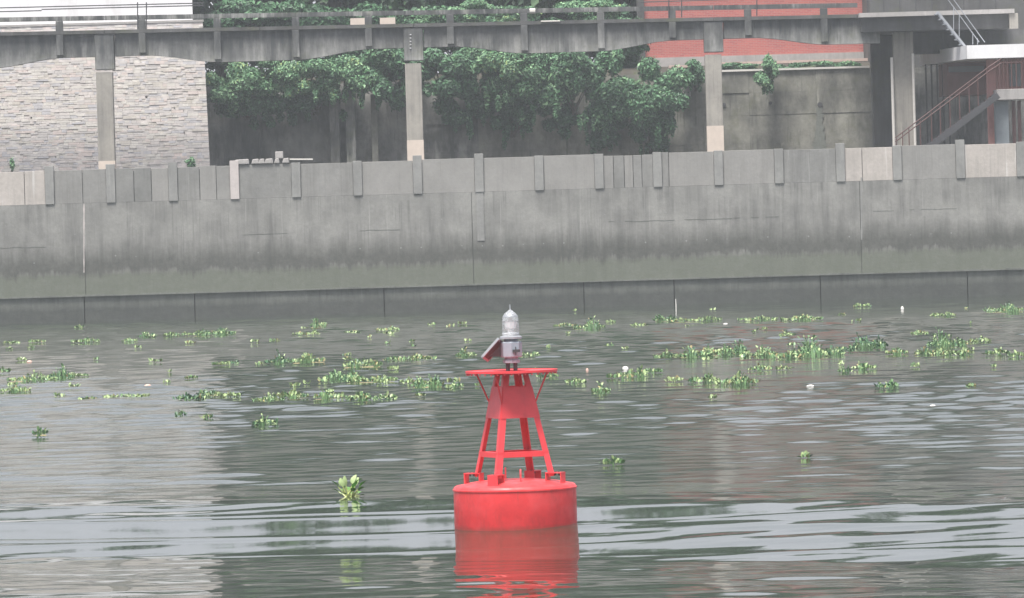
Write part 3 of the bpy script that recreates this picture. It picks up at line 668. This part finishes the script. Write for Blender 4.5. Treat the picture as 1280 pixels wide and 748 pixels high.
SH = [(288, 100, 30, 26, 290.2, 'light green shrub hanging at the right edge of the stone clad wall', .22, (.3, .4, .3)),
 (332, 98, 36, 26, 290.4, 'light green shrub second from the stone clad wall', .2, (.3, .4, .3)),
 (383, 96, 38, 24, 290.2, 'light green fluffy shrub above the dark wall left of the buttress', .18, (.3, .4, .3)),
 (428, 92, 30, 26, 290.5, 'light green shrub directly above the grey buttress', .18, (.35, .4, .25)),
 (470, 90, 34, 32, 290.2, 'dark broad leaved shrub just left of the second viaduct column', .28, (.5, .33, .17)),
 (502, 98, 22, 34, 290.8, 'dark shrub directly behind the second viaduct column', .26, (.6, .3, .1)),
 (550, 88, 32, 30, 290.2, 'broad leaved shrub just right of the second viaduct column', .28, (.5, .33, .17)),
 (592, 92, 34, 34, 290.5, 'mid green shrub under the beam right of the second column', .26, (.5, .35, .15)),
 (636, 96, 36, 32, 290.2, 'bright green shrub below the viaduct span middle', .22, (.35, .4, .25)),
 (676, 98, 34, 36, 290.5, 'bushy green shrub just right of the viaduct span middle', .22, (.4, .4, .2)),
 (718, 102, 34, 42, 290.2, 'thick green shrub hanging low left of the tall hanging shrub', .24, (.42, .38, .2)),
 (764, 104, 36, 44, 290.4, 'large green shrub hanging low below the brick building corner', .24, (.42, .38, .2)),
 (820, 112, 38, 44, 290.0, 'tall bushy shrub beside the pale concrete box', .22, (.42, .38, .2)),
 (812, 162, 28, 32, 291.0, 'dark hanging creeper at the foot of the tall bushy shrub', .2, (.75, .22, .03)),
 (640, 142, 24, 30, 291.2, 'thin dark creeper trailing down the wall in mid span', .2, (.7, .25, .05)),
 (580, 128, 32, 26, 291.2, 'dark creeper hanging in shade right of the second column', .2, (.7, .25, .05)),
 (700, 142, 24, 22, 291.2, 'dark creeper on the wall below the thick green shrub', .2, (.75, .22, .03)),
 (752, 156, 26, 26, 291.2, 'dark creeper on the wall below the large green shrub', .2, (.75, .22, .03)),
 (310, 128, 46, 22, 291.0, 'dark shaded creeper on the wall near the stone clad base', .22, (.75, .22, .03)),
 (395, 124, 40, 20, 291.2, 'dark shaded creeper above the low shade-toned wall', .22, (.75, .22, .03)),
 (869, 94, 13, 20, 291.0, 'narrow green shrub between pale box and viaduct column', .18, (.45, .4, .15)),
 (958, 90, 13, 20, 290.9, 'small lone yellow green bush on top of the retaining wall', .17, (.3, .4, .3)),
 (985, 85, 16, 7, 294, 'low green plant on the soil ledge beside the lone bush', .15, (.4, .4, .2)),
 (1045, 83, 26, 8, 294, 'low green plants along the soil ledge near the right column', .15, (.4, .4, .2)),
 (920, 84, 24, 6, 294, 'low scrubby plant on the soil ledge right of the viaduct column', .15, (.5, .35, .15)),
 (1010, 84, 18, 7, 294.3, 'low dark plant on the soil ledge in the middle', .15, (.5, .35, .15)),
 (590, 15, 26, 14, 288, 'pale leaved creeper over the viaduct coping in the middle', .2, (.35, .4, .25)),
 (640, 19, 34, 10, 288, 'green creeper behind the coping over the span middle', .18, (.35, .4, .25)),
 (735, 14, 38, 14, 288, 'green creeper behind the coping right of the span middle', .2, (.35, .4, .25)),
 (535, 20, 18, 10, 288, 'yellow green creeper behind the coping at the second column', .16, (.3, .4, .3)),
 (300, 20, 50, 22, 294.5, 'dark bush on the bank right of the white house', .3, (.6, .33, .07)),
 (390, 30, 50, 32, 294.8, 'dark bush on the bank over the first full span', .3, (.6, .33, .07)),
 (470, 40, 46, 34, 295.2, 'dark bush on the bank left of the second column', .3, (.6, .33, .07)),
 (560, 40, 50, 34, 294.6, 'dark bush on the bank right of the second column', .3, (.6, .33, .07)),
 (650, 42, 52, 34, 295, 'dark bush on the bank behind the middle span', .3, (.6, .33, .07)),
 (782, 66, 22, 20, 296, 'dark bush closing the gap beside the corner post of the brick building', .26, (.6, .33, .07)),
 (412, 74, 40, 16, 296.2, 'dark bush on the bank showing just under the first full beam', .26, (.6, .33, .07)),
 (740, 42, 54, 36, 294.7, 'dark bush on the bank beside the brick building corner', .3, (.6, .33, .07))]
for i, (px, py, rx, ry, D, lb, size, shr) in enumerate(SH):
    shrub(px, py, rx, ry, D, lb, V3, int(1000+rx*ry*2.6), size, 100+i, shr, depth=.9 if ry > 12 else .4)
shrub(239, 203, 6, 7, DW+1.2, 'small weed tuft behind the parapet at the stone wall corner', V3, 160, .13, 201, (.3, .4, .3), 'weed', 'weed', 'weeds on the parapet', .2)
shrub(14, 206, 4, 9, DW+1.2, 'small weed tuft behind the parapet at the left edge', V3, 130, .13, 202, (.3, .4, .3), 'weed', 'weed', 'weeds on the parapet', .2)

# things lying on the parapet and the viaduct
gb = [(302, 201.5, 19), (319, 202, 10), (327, 203, 8), (336, 202.5, 11), (346, 203, 7), (357, 202, 9)]
GL = ['longest flat grey slab on the parapet at its pale post', 'grey block on the parapet, second from the pale post', 'smallest grey block in the row on the parapet',
      'grey block on the parapet left of the upright block', 'grey block on the parapet under the upright block', 'grey block on the parapet right of the upright block']
for (px, y, w), lb in zip(gb, GL):
    x = xx(px, DW, y); k = DW/FPX; z0 = pz1+.035
    o = MB().prism([(-w*k/2, 0), (w*k/2, 0), (w*k/2-.03, .22), (-w*k/2+.06, .2)], -.15, .15).build('stone_block', M['plinth'], None, False, .03)
    o.location = (x, DW+.1, z0); tag(o, lb, 'block', 'blocks on the parapet')
o = MB().box(-.17, .17, -.13, .13, 0, .3).build('stone_block', M['plinth'], None, False, .03)
o.location = (xx(349, DW, 196), DW+.1, pz1+.235); tag(o, 'upright grey block on top of the row on the parapet', 'block', 'blocks on the parapet')
p = at(362, 199.5, DW+.1); o = MB().tube([p, at(391, 199.5, DW+.1)], .03, 6).build('iron_pipe', M['pale_pipe'], None); tag(o, 'thin pale pipe lying on the parapet right of the grey blocks', 'pipe')
for a, b, y0, y1, lb in ((438, 460, 22.5, 32, 'bright white board standing on the viaduct deck, left one'), (475, 494, 22, 31, 'pale white board on the viaduct deck half behind leaves')):
    q0, q1 = at(a, y1, DV+2), at(b, y0, DV+2)
    o = MB().box(q0.x, q1.x, DV+2, DV+2.1, zz(ytop(a), DV)-.1, q1.z).build('white_board', M['column_base'], None); tag(o, lb, 'board')

# ---------------------------------------------------------------- the buoy
bc = on_water(645, 662.5); bc.y += .9
BX, BY = bc.x, bc.y
by = thing('buoy', (BX, BY, 0), 'red steel navigation buoy with lattice tower and white lantern floating on the river', 'buoy')
def bpart(mb, name, mats, parent=None, smooth=False, bevel=0): return mb.build(name, mats, parent or by, smooth, bevel)
prof = [(.3, -.42), (.86, -.42), (.9, -.36), (.9, .545), (.912, .55), (.912, .572), (.9, .578), (.888, .605), (.86, .622), (.6, .67), (.3, .70), (.05, .705)]
bpart(MB().lathe(prof, 72), 'float_drum', M['red_paint'], smooth=True)
A0 = R(155.7)
def leg_pt(i, z):
    zb_, zt2 = .68, 2.27; s = (z-zb_)/(zt2-zb_); r_ = .655+(.255-.655)*s; an = A0+i*math.pi/2
    return Vector((r_*math.cos(an), r_*math.sin(an), z))
for i in range(4):
    a, b = leg_pt(i, .74), leg_pt(i, 2.24); rad = Vector((a.x, a.y, 0)).normalized(); tg = Vector((-rad.y, rad.x, 0))
    mb = MB(); o1 = (tg-rad).normalized(); o2 = (-tg-rad).normalized()      # angle iron
    mb.bar(a+o1*.04, b+o1*.04, .012, .085, up=o1); mb.bar(a+o2*.04, b+o2*.04, .012, .085, up=o2)
    bpart(mb, 'leg', M['red_tower'])
    c = leg_pt(i, .68); up_ = Vector((0, 0, .1))
    br = bpart(MB().bar(c-rad*.12-up_, c-rad*.12+up_, .16, .012, up=rad).bar(c+rad*.12-up_, c+rad*.12+up_, .16, .012, up=rad)
          .bar(c-rad*.127+Vector((0, 0, .108)), c+rad*.127+Vector((0, 0, .108)), .165, .014), 'foot_bracket', M['red_tower'])
    for s_ in (-1, 0, 1):
        q_ = c+rad*.06*s_+Vector((0, 0, .1)); MB().lathe([(.014, -.035), (.014, .02)], 6, q_).build('bolt', M['dark_metal'], br)
for i in range(4):
    j = (i+1) % 4
    a, b = leg_pt(i, 1.07), leg_pt(j, 1.07); nrm = ((a+b)/2); nrm.z = 0; nrm.normalize()
    bpart(MB().bar(a, b, .012, .075).bar(a-nrm*.035+Vector((0, 0, .035)), b-nrm*.035+Vector((0, 0, .035)), .06, .01), 'cross_brace', M['red_tower'])
    p0, p1, p2, p3 = leg_pt(i, 1.6), leg_pt(j, 1.6), leg_pt(j, 2.06), leg_pt(i, 2.06); o_ = nrm*.016
    ps = [p0, p1, p2, p3]
    bpart(MB().add([p+o_ for p in ps]+[p+o_*.3 for p in ps], [(0, 1, 2, 3), (7, 6, 5, 4), (0, 4, 5, 1), (1, 5, 6, 2), (2, 6, 7, 3), (3, 7, 4, 0)]), 'daymark_panel', M['red_tower'])
    an = A0+i*math.pi/2; e_ = Vector((.57*math.cos(an), .57*math.sin(an), 2.26))
    bpart(MB().tube([e_, leg_pt(i, 1.82)], .014, 6), 'stay_rod', M['red_tower'])
ring = MB(); n = 64; prof = [(.675, 2.265), (.675, 2.298), (.66, 2.298), (.66, 2.29), (.28, 2.29), (.28, 2.275), (.655, 2.275), (.655, 2.265)]
vs = [(r_*math.cos(2*math.pi*k/n), r_*math.sin(2*math.pi*k/n), z) for r_, z in prof for k in range(n)]; m_ = len(prof)
ring.add(vs, [(i*n+k, i*n+(k+1) % n, ((i+1) % m_)*n+(k+1) % n, ((i+1) % m_)*n+k) for i in range(m_) for k in range(n)])
bpart(ring, 'platform_ring', M['red_tower'], smooth=True)
for k in range(4):
    an = A0+k*math.pi/2; bpart(MB().bar((.1*math.cos(an), .1*math.sin(an), 2.262), (.66*math.cos(an), .66*math.sin(an), 2.262), .05, .02), 'ring_spoke', M['red_tower'])
bpart(MB().lathe([(.3, 2.235), (.3, 2.252)], 24), 'head_plate', M['red_tower'])
bumps = MB()
for k in range(40):
    an = 2*math.pi*k/40; bumps.lathe([(.012, 2.235), (.012, 2.256)], 6, (.655*math.cos(an), .655*math.sin(an), 0))
tag(bpart(bumps, 'ring_bolts', M['red_tower']), kind='stuff')
for x, y, z in ((.09, -.45, .685), (-.13, .3, .69)):
    mb = MB(); prof_ = [(-.055, -.03), (.055, -.03), (.05, .11), (.03, .16), (0, .175), (-.03, .16), (-.05, .11)]
    mb.add([(x+.012, y+p, z+q) for p, q in prof_]+[(x-.012, y+p, z+q) for p, q in prof_], [tuple(range(7)), tuple(range(13, 6, -1))]+[(i, i+7, (i+1) % 7+7, (i+1) % 7) for i in range(7)])
    bpart(mb, 'lifting_eye', M['red_tower'], bevel=.006)
# lantern on the buoy
LX, LY = .005, 0
for s_ in (-.055, .055, ):
    bpart(MB().tube([(LX+s_, LY, 2.28), (LX+s_, LY, 2.44)], .032, 10), 'lantern_foot', M['dark_metal'], smooth=True)
bpart(MB().lathe([(.1, 2.40), (.125, 2.405), (.125, 2.44), (.1, 2.46), (.1, 2.485), (.155, 2.487), (.16, 2.50), (.16, 2.70), (.15, 2.715), (.1, 2.72), (.1, 2.765)], 8, (LX, LY, 0)), 'lantern_body', M['lamp_grey'])
mb = MB().box(LX+.02, LX+.13, -.165, -.145, 2.56, 2.6).box(LX+.06, LX+.075, -.17, -.15, 2.52, 2.64); bpart(mb, 'latch', M['dark_metal'])
bpart(MB().lathe([(.10, 2.752), (.165, 2.755), (.165, 2.785), (.13, 2.80)], 28, (LX, LY, 0)), 'lens_flange', M['galv'], smooth=True)
ln = bpart(MB().lathe([(.126, 2.80), (.128, 2.84), (.122, 2.86), (.128, 2.88), (.121, 2.9), (.127, 2.92), (.12, 2.94), (.126, 2.96), (.119, 2.98), (.123, 3.0), (.112, 3.085), (.085, 3.125), (.03, 3.17), (.012, 3.185)], 32, (LX, LY, 0)), 'lens', M['lens'], smooth=True)
MB().lathe([(.012, 3.183), (.006, 3.26)], 8, (LX, LY, 0)).build('bird_spike', M['galv'], ln)
MB().lathe([(.1, 2.803), (.1, 2.83), (.03, 2.85), (.03, 2.90), (.062, 2.91), (.07, 2.98), (.062, 3.01), (.03, 3.02), (.02, 3.06)], 20, (LX, LY, 0)).build('lamp_core', M['white_paint'], ln, True)
MB().lathe([(.113, 3.07), (.113, 3.085), (.086, 3.122), (.03, 3.165)], 28, (LX, LY, 0)).build('lens_cap', M['galv'], ln, True)
# solar panel: leans up and to the left, its back shows
pc = Vector((-.265, .03, 2.60)); ax = Vector((.20, 0, .215)).normalized(); ay = Vector((.35, 1, 0)).normalized(); ay = (ay-ax*ay.dot(ax)).normalized(); nn = ay.cross(ax).normalized()
if nn.x > 0: nn = -nn
def plate(cx_, hx, hy, t0, t1):
    ps = [pc+ax*sx*hx+ay*sy*hy for sx, sy in ((-1, -1), (1, -1), (1, 1), (-1, 1))]
    return MB().add([p+nn*t0 for p in ps]+[p+nn*t1 for p in ps], [(0, 1, 2, 3), (7, 6, 5, 4), (0, 4, 5, 1), (1, 5, 6, 2), (2, 6, 7, 3), (3, 7, 4, 0)])
sp_ = bpart(plate(0, .17, .2, -.012, .012), 'solar_panel', M['brown_back'])
plate(0, .155, .185, .0125, .016).build('solar_cell', M['cell'], sp_)
for a_, b_, in (((-1, -1), (1, -1)), ((1, -1), (1, 1)), ((1, 1), (-1, 1)), ((-1, 1), (-1, -1))):
    p = pc+ax*a_[0]*.17+ay*a_[1]*.2; q_ = pc+ax*b_[0]*.17+ay*b_[1]*.2
    MB().bar(p, q_, .035, .035, up=nn).build('frame_bar', M['galv'], sp_)
MB().add([(-.15, -.02, 2.66), (-.15, -.02, 2.50), (-.33, -.02, 2.50), (-.15, .02, 2.66), (-.15, .02, 2.50), (-.33, .02, 2.50)], [(0, 2, 1), (3, 4, 5), (0, 1, 4, 3), (1, 2, 5, 4), (2, 0, 3, 5)]).build('bracket', M['brown_back'], sp_)

# ---------------------------------------------------------------- water hyacinth
def hyacinth_mesh(w, h, seed, mats, shares, dense=1., leaf=.13):
    """a floating raft of hyacinth: upright rosettes of bent stalks with round cupped blades"""
    rr = random.Random(seed); mb = MB(); dp = min(max(w*.9, 7*h), 6)
    ro = MB(); ro.lathe([(.3, -.16), (.8, -.1), (.95, -.015)], 12)
    mb.add([(x*w/2, (y+.7)*dp/2, z) for x, y, z in ro.v], ro.f, len(mats)-1)
    n = int(max(9, 30*dense*w/leaf*.36*(1+h*2.2)))
    for i in range(n):
        u = rr.uniform(-1, 1); v = rr.uniform(-1, 1)
        if u*u*.8+v*v > 1: v *= .3
        x, y = u*w/2, (v+.7)*dp/2
        env = (1-abs(u)**1.8)*(.55+.45*math.sin(u*5+seed)) ; env = max(.12, env)*(.55+.45*(v*.5+.5))
        hh = h*env*rr.uniform(.15, 1); ln = leaf*rr.uniform(.55, 1.25)
        an = rr.random()*2*math.pi; lean = rr.uniform(.1, .8)
        dx, dy = math.cos(an)*lean, math.sin(an)*lean
        b0 = Vector((x, y, -.02)); tip = Vector((x+dx*hh*.6, y+dy*hh*.6, hh+.01))
        d = Vector((dx, dy, rr.uniform(.1, 1.1))).normalized(); sd_ = d.cross(Vector((rr.uniform(-.4, .4), rr.uniform(-.4, .4), 1))).normalized()
        cup = sd_.cross(d)*ln*.12
        mi = rr.choices(range(len(mats)), shares)[0]
        wd = ln*rr.uniform(.2, .36)
        p0 = tip; p1 = tip+d*ln*.35; p2 = tip+d*ln*.75; p3 = tip+d*ln
        mb.add([p0, p1+sd_*wd+cup, p2+sd_*wd*.85+cup, p3, p2-sd_*wd*.85+cup, p1-sd_*wd+cup, p1, p2], [(0, 1, 6), (0, 6, 5), (6, 1, 2, 7), (5, 6, 7, 4), (7, 2, 3), (4, 7, 3)], mi)
        if hh > .05:
            sw = .012
            mb.add([b0-sd_*sw*1.6, b0+sd_*sw*1.6, tip+sd_*sw*.6, tip-sd_*sw*.6], [(0, 1, 2, 3)], min(1, len(mats)-1))
    return mb
HM = [M['hy_d'], M['hy_m'], M['hy_l'], M['hy_b']]
SHR = {'g': (.32, .42, .22, .04), 'y': (.1, .34, .48, .08), 'p': (.05, .2, .67, .08), 'd': (.55, .32, .1, .03)}
HY = [
 (14, 430, 20, 5, 'p', 'scattered pale hyacinth leaves afloat at the upper left edge of the water'),
 (45, 430, 18, 6, 'y', 'small flat hyacinth patch second from the left edge near the wall'),
 (106, 429, 32, 9, 'y', 'flat pale hyacinth patch below the left lime run of the wall'),
 (98, 411, 8, 5, 'p', 'tiny pale hyacinth sprig nearest the wall at the left'),
 (162, 428, 18, 8, 'y', 'small yellow green hyacinth patch left of the long far patch'),
 (183, 423, 20, 9, 'g', 'green hyacinth patch adjoining the long far patch at its left'),
 (222, 421, 32, 8, 'y', 'left half of the long hyacinth patch near the wall at left'),
 (266, 420, 48, 13, 'g', 'right half of the long hyacinth patch near the wall at left'),
 (70, 476, 26, 26, 'd', 'dark upright hyacinth standing tallest in the left raft'),
 (38, 478, 56, 18, 'y', 'broad yellow green hyacinth raft at the left edge of the water'),
 (18, 491, 34, 16, 'y', 'lowest hyacinth clump hanging from the left raft'),
 (93, 472, 30, 9, 'p', 'loose pale tail of hyacinth right of the left raft'),
 (5, 466, 12, 10, 'g', 'hyacinth cut by the left edge of the picture'),
 (276, 458, 22, 4, 'y', 'thin hyacinth streak between left raft and upright pair'),
 (293, 456, 10, 7, 'd', 'tiny dark hyacinth sprig at the end of a thin streak'),
 (110, 499, 20, 4, 'y', 'very thin yellow hyacinth streak right below the left raft'),
 (157, 498, 50, 4, 'y', 'long thin hyacinth streak below the pinkish scrap'),
 (237, 501, 34, 8, 'd', 'dark and withered hyacinth strip left of the lower rafts'),
 (257, 496, 18, 7, 'd', 'dark hyacinth tuft closing the withered strip'),
 (278, 497, 40, 5, 'p', 'faint pale hyacinth streak leading to the lower rafts'),
 (225, 520, 12, 9, 'd', 'small dark hyacinth sprig below the withered strip'),
 (257, 524, 12, 12, 'y', 'small yellow hyacinth sprig below and right of the withered strip'),
 (48, 546, 14, 15, 'g', 'lone small hyacinth sprig low on the left water'),
 (240, 475, 14, 3, 'y', 'faint flat hyacinth leaf patch above the withered strip'),
 (397, 411, 18, 18, 'g', 'lone upright hyacinth nearest the wall left of the lantern'),
 (382, 420, 30, 7, 'p', 'flat pale patch at the foot of the upright hyacinth near the wall'),
 (440, 417, 18, 6, 'y', 'small flat hyacinth patch right of the upright one near the wall'),
 (485, 415, 26, 6, 'p', 'flat pale hyacinth patch midway between upright one and the lantern'),
 (347, 456, 30, 19, 'd', 'dark upright hyacinth, left one of a pair'),
 (385, 455, 38, 21, 'y', 'yellow upright hyacinth, right one of a pair'),
 (452, 461, 44, 16, 'g', 'green hyacinth clump topping the raft left of the buoy'),
 (428, 476, 40, 20, 'g', 'green hyacinth clump at the left of the raft near the buoy'),
 (463, 480, 58, 16, 'y', 'wide yellow hyacinth clump in the raft left of the buoy'),
 (512, 451, 58, 10, 'y', 'long flat hyacinth strip pointing at the solar panel'),
 (334, 502, 34, 17, 'y', 'leftmost clump of the lowest hyacinth row'),
 (367, 500, 32, 14, 'y', 'second clump of the lowest hyacinth row from the left'),
 (412, 500, 36, 14, 'y', 'third clump of the lowest hyacinth row from the left'),
 (464, 501, 56, 19, 'y', 'wide rightmost clump of the lowest hyacinth row'),
 (534, 486, 34, 25, 'g', 'tall bushy hyacinth just left of the red platform ring'),
 (508, 480, 16, 8, 'p', 'pale hyacinth scraps left of the tall bushy one'),
 (568, 486, 20, 15, 'y', 'hyacinth clump between the bushy one and the tower'),
 (581, 447, 22, 15, 'g', 'hyacinth clump directly left of the solar panel'),
 (331, 533, 28, 15, 'g', 'lone ragged hyacinth below the lowest row'),
 (525, 496, 10, 3, 'y', 'tiny yellow leaf patch under the tall bushy hyacinth'),
 (662, 446, 24, 14, 'y', 'pale hyacinth directly right of the lantern body'),
 (685, 474, 24, 10, 'g', 'hyacinth just behind the right tip of the platform ring'),
 (737, 412, 36, 19, 'g', 'green upright hyacinth near the wall right of the lantern'),
 (706, 409, 24, 9, 'y', 'flat pale patch left of the green upright hyacinth near the wall'),
 (764, 404, 10, 9, 'p', 'tiny pale sprig right of the green upright hyacinth'),
 (800, 408, 18, 4, 'p', 'pale floating leaf specks left of the white stake'),
 (832, 403, 26, 13, 'g', 'green hyacinth at the left end of the strip below the stake'),
 (872, 403, 56, 10, 'y', 'long hyacinth strip right of the white stake'),
 (948, 402, 44, 9, 'y', 'flat hyacinth strip near the wall, between two longer ones'),
 (1003, 402, 46, 14, 'y', 'hyacinth strip near the wall above the largest raft'),
 (836, 448, 32, 15, 'y', 'yellow hyacinth at the left tip of the largest raft'),
 (870, 448, 36, 20, 'g', 'second clump from the left tip of the largest raft'),
 (895, 446, 40, 25, 'y', 'dense hyacinth clump left of the dark one in the largest raft'),
 (920, 444, 30, 26, 'd', 'darkest hyacinth clump in the largest raft'),
 (952, 448, 44, 30, 'y', 'yellowish hyacinth clump in the middle of the largest raft'),
 (986, 449, 34, 14, 'y', 'low hyacinth clump joining middle and right of the largest raft'),
 (985, 420, 18, 11, 'p', 'pale hyacinth sprig just above the largest raft'),
 (1024, 446, 58, 34, 'g', 'big bushy green hyacinth in the right half of the largest raft'),
 (1090, 436, 38, 28, 'd', 'bushy dark hyacinth at the right end of the largest raft'),
 (1058, 440, 20, 12, 'd', 'low dark hyacinth linking the two bushy ones'),
 (797, 472, 24, 24, 'y', 'upright yellow hyacinth beside the white foam scrap'),
 (775, 474, 28, 10, 'y', 'low hyacinth strip left of the white foam scrap'),
 (752, 492, 20, 27, 'y', 'tall narrow yellow hyacinth right of the buoy tower'),
 (720, 480, 22, 11, 'y', 'small hyacinth right of the tower top'),
 (818, 467, 18, 8, 'g', 'small hyacinth right of the white foam scrap'),
 (842, 478, 16, 7, 'p', 'bright pale hyacinth sprig below the left tip of the largest raft'),
 (880, 479, 32, 18, 'y', 'left clump of the pair below the largest raft'),
 (922, 482, 48, 26, 'y', 'right clump of the pair below the largest raft'),
 (950, 464, 26, 11, 'y', 'small clump hugging the underside of the largest raft'),
 (980, 463, 16, 5, 'p', 'pale floating leaves under the middle of the largest raft'),
 (890, 500, 6, 10, 'y', 'thin lone sprig below the pair of clumps'),
 (1078, 384, 20, 6, 'y', 'faint hyacinth patch closest to the wall at the right'),
 (1180, 396, 28, 10, 'y', 'hyacinth patch near the wall above the yellow bushy one'),
 (1258, 391, 44, 16, 'g', 'green hyacinth near the wall at the right edge'),
 (1122, 444, 26, 12, 'y', 'loose hyacinth between the largest raft and yellow bushy one'),
 (1150, 419, 20, 10, 'p', 'pale hyacinth sprig above left of the yellow bushy one'),
 (1188, 434, 42, 30, 'g', 'tall yellow green bushy hyacinth right of the largest raft'),
 (1165, 444, 36, 18, 'y', 'low clump at the left foot of the yellow bushy hyacinth'),
 (1198, 445, 34, 16, 'y', 'low clump at the right foot of the yellow bushy hyacinth'),
 (1226, 429, 26, 12, 'p', 'pale loose hyacinth right of the yellow bushy one'),
 (1248, 444, 30, 11, 'y', 'hyacinth strip second from the right edge'),
 (1274, 447, 22, 9, 'y', 'hyacinth strip cut by the right edge'),
 (1082, 463, 28, 16, 'y', 'small clump below the bushy dark hyacinth'),
 (1058, 467, 14, 12, 'd', 'small dark clump below the big bushy hyacinth'),
 (1145, 460, 10, 9, 'y', 'tiny sprig below the loose hyacinth at right'),
 (1110, 486, 24, 11, 'g', 'lone small hyacinth below the right end of the largest raft'),
 (1214, 485, 10, 5, 'y', 'tiny lone sprig at the right, lowest of its side'),
 (767, 582, 22, 9, 'y', 'small lone sprig on open water right of the tower foot'),
 (1007, 574, 9, 5, 'y', 'tiny lone sprig on open water far right of the buoy'),
]
for i, (px, py, w, h, kd, lb) in enumerate(HY):
    p = on_water(px, py); k = p.y/FPX
    me = hyacinth_mesh(w*k*1.12, h*k*(.85 if kd in 'gd' else .6), 300+i, HM, SHR[kd], leaf=.085+.03*random.random()).mesh('hyacinth', HM)
    o = meshobj('water_hyacinth', me, None, (p.x, p.y, water_z(p.x, p.y))); tag(o, lb, 'water plant', 'hyacinth clumps on the river')
# the near one, leaf by leaf
p = on_water(437, 634)
t = thing('water_hyacinth', (p.x, p.y, water_z(p.x, p.y)), 'bright green hyacinth rosette floating alone in front, left of the buoy', 'water plant', 'hyacinth clumps on the river')
rr = random.Random(77)
for i in range(23):
    an = i*2.4+rr.uniform(-.3, .3); lean = [.3, .62, .95, 1.2][i % 4]; L_ = [.36, .36, .32, .27][i % 4]*rr.uniform(.85, 1.1)
    if i == 16: an, lean, L_ = math.pi+.1, 1.6, .22
    if i == 15: an, lean, L_ = .1, 1.3, .2
    d = Vector((math.cos(an)*math.sin(lean), math.sin(an)*math.sin(lean), math.cos(lean))); sd_ = d.cross(Vector((.1, .2, 1) if lean > .3 else (rr.uniform(-1, 1), -1, .3))).normalized()
    b0 = Vector((rr.uniform(-.06, .06), rr.uniform(-.05, .05), -.02)); b1 = b0+d*L_*.62; ln = L_*.4; wd = ln*.34; nn2 = sd_.cross(d)
    mb = MB(); mb.tube([b0, b0+d*L_*.3+nn2*.01, b1], [.016, .013, .006], 5, 0)
    ps = []; N = 5
    for q in range(N+1):
        s_ = q/N; ww = wd*math.sin(math.pi*min(.97, .12+.88*s_))**.7; c_ = b1+d*ln*s_-nn2*ln*.25*s_*s_
        ps += [c_-sd_*ww+nn2*ww*.35, c_, c_+sd_*ww+nn2*ww*.35]
    mb.add(ps, [f for q in range(N) for f in ((q*3, q*3+1, q*3+4, q*3+3), (q*3+1, q*3+2, q*3+5, q*3+4))], 1)
    mb.build('leaf', [M['hy_y'], M['hy_g'] if i % 4 else M['hy_l']], t, True)

# ---------------------------------------------------------------- litter and stake
def scrap(px, py, w, h, mat, label, cat='litter', name='foam_scrap', seed=0):
    p = on_water(px, py); k = p.y/FPX; rr = random.Random(seed); W2, H2 = w*k/2, h*k
    mb = MB(); n = 8; rings = [(.75, -.02), (1, H2*.4), (.8, H2*.8), (.3, H2)]
    mb.add([(math.cos(2*math.pi*j/n)*W2*r_*(.8+.3*rr.random()), math.sin(2*math.pi*j/n)*W2*.7*r_*(.8+.3*rr.random()), z+rr.uniform(-.1, .1)*H2) for r_, z in rings for j in range(n)],
       [(i*n+j, i*n+(j+1) % n, (i+1)*n+(j+1) % n, (i+1)*n+j) for i in range(3) for j in range(n)]+[tuple(range(3*n, 4*n))])
    o = mb.build(name, mat, None); o.location = (p.x, p.y, water_z(p.x, p.y)); tag(o, label, cat, 'litter on the river')
SC = [(782, 463, 8, 5, 'w', 'white foam scrap floating beside the upright yellow hyacinth'), (1013, 485, 10, 3, 'w', 'flat cream scrap floating below the largest hyacinth raft'),
 (185, 483, 9, 3, 'p', 'pinkish white scrap floating alone between left raft and lower rows'), (37, 454, 7, 3, 'p', 'pink scrap floating just above the left hyacinth raft'),
 (1128, 388, 4, 5, 'w', 'small white bottle shaped scrap near the wall at right'), (734, 465, 4, 4, 'p', 'small pinkish ball floating right of the tower top'),
 (1166, 506, 8, 2, 'w', 'thin white scrap adrift low on the right water'), (907, 406, 6, 2, 'w', 'white scrap below the long strip right of the stake')]
for i, (px, py, w, h, c, lb) in enumerate(SC): scrap(px, py, w, h, M['white_scrap'] if c == 'w' else M['pink_scrap'], lb, seed=i)
rr = random.Random(9)
for i in range(65):       # loose single leaves
    band = rr.choice([(0, 560, 408, 505), (650, 1280, 385, 490), (0, 1280, 385, 440), (300, 600, 405, 500)])
    px, py = rr.uniform(band[0], band[1]), rr.uniform(band[2], band[3]); p = on_water(px, py)
    if abs(px-640) < 30: continue
    me = hyacinth_mesh(rr.uniform(.1, .35), .05, 900+i, HM, SHR['p'], leaf=.11, dense=.6).mesh('leaf_scrap', HM)
    o = meshobj('leaf_scrap', me, None, (p.x, p.y, water_z(p.x, p.y))); tag(o, 'tiny pale leaf scrap adrift on its own between the hyacinth clumps', 'leaf', 'loose leaves on the river')
p = on_water(845, 390); t = MB().tube([(0, 0, -.3), (.01, 0, .28), (0, 0, .52)], [.02, .02, .012], 6).build('stake', M['white_scrap'], None); t.location = p
tag(t, 'thin white stake standing upright in the water near the wall', 'stake')

# ---------------------------------------------------------------- haze
hz = MB().box(-430, 430, -120, 930, -2.2, 40)
o = hz.build('haze', []); m = bpy.data.materials.new('haze'); m.use_nodes = True; t = m.node_tree
t.nodes.remove(t.nodes['Principled BSDF']); pv = t.nodes.new('ShaderNodeVolumePrincipled')
pv.inputs['Color'].default_value = (.9, .95, 1, 1); pv.inputs['Density'].default_value = .0004; pv.inputs['Anisotropy'].default_value = .2
t.links.new(pv.outputs[0], t.nodes['Material Output'].inputs['Volume']); o.data.materials.append(m)
tag(o, 'thin grey river haze filling the air', None, None, 'stuff')
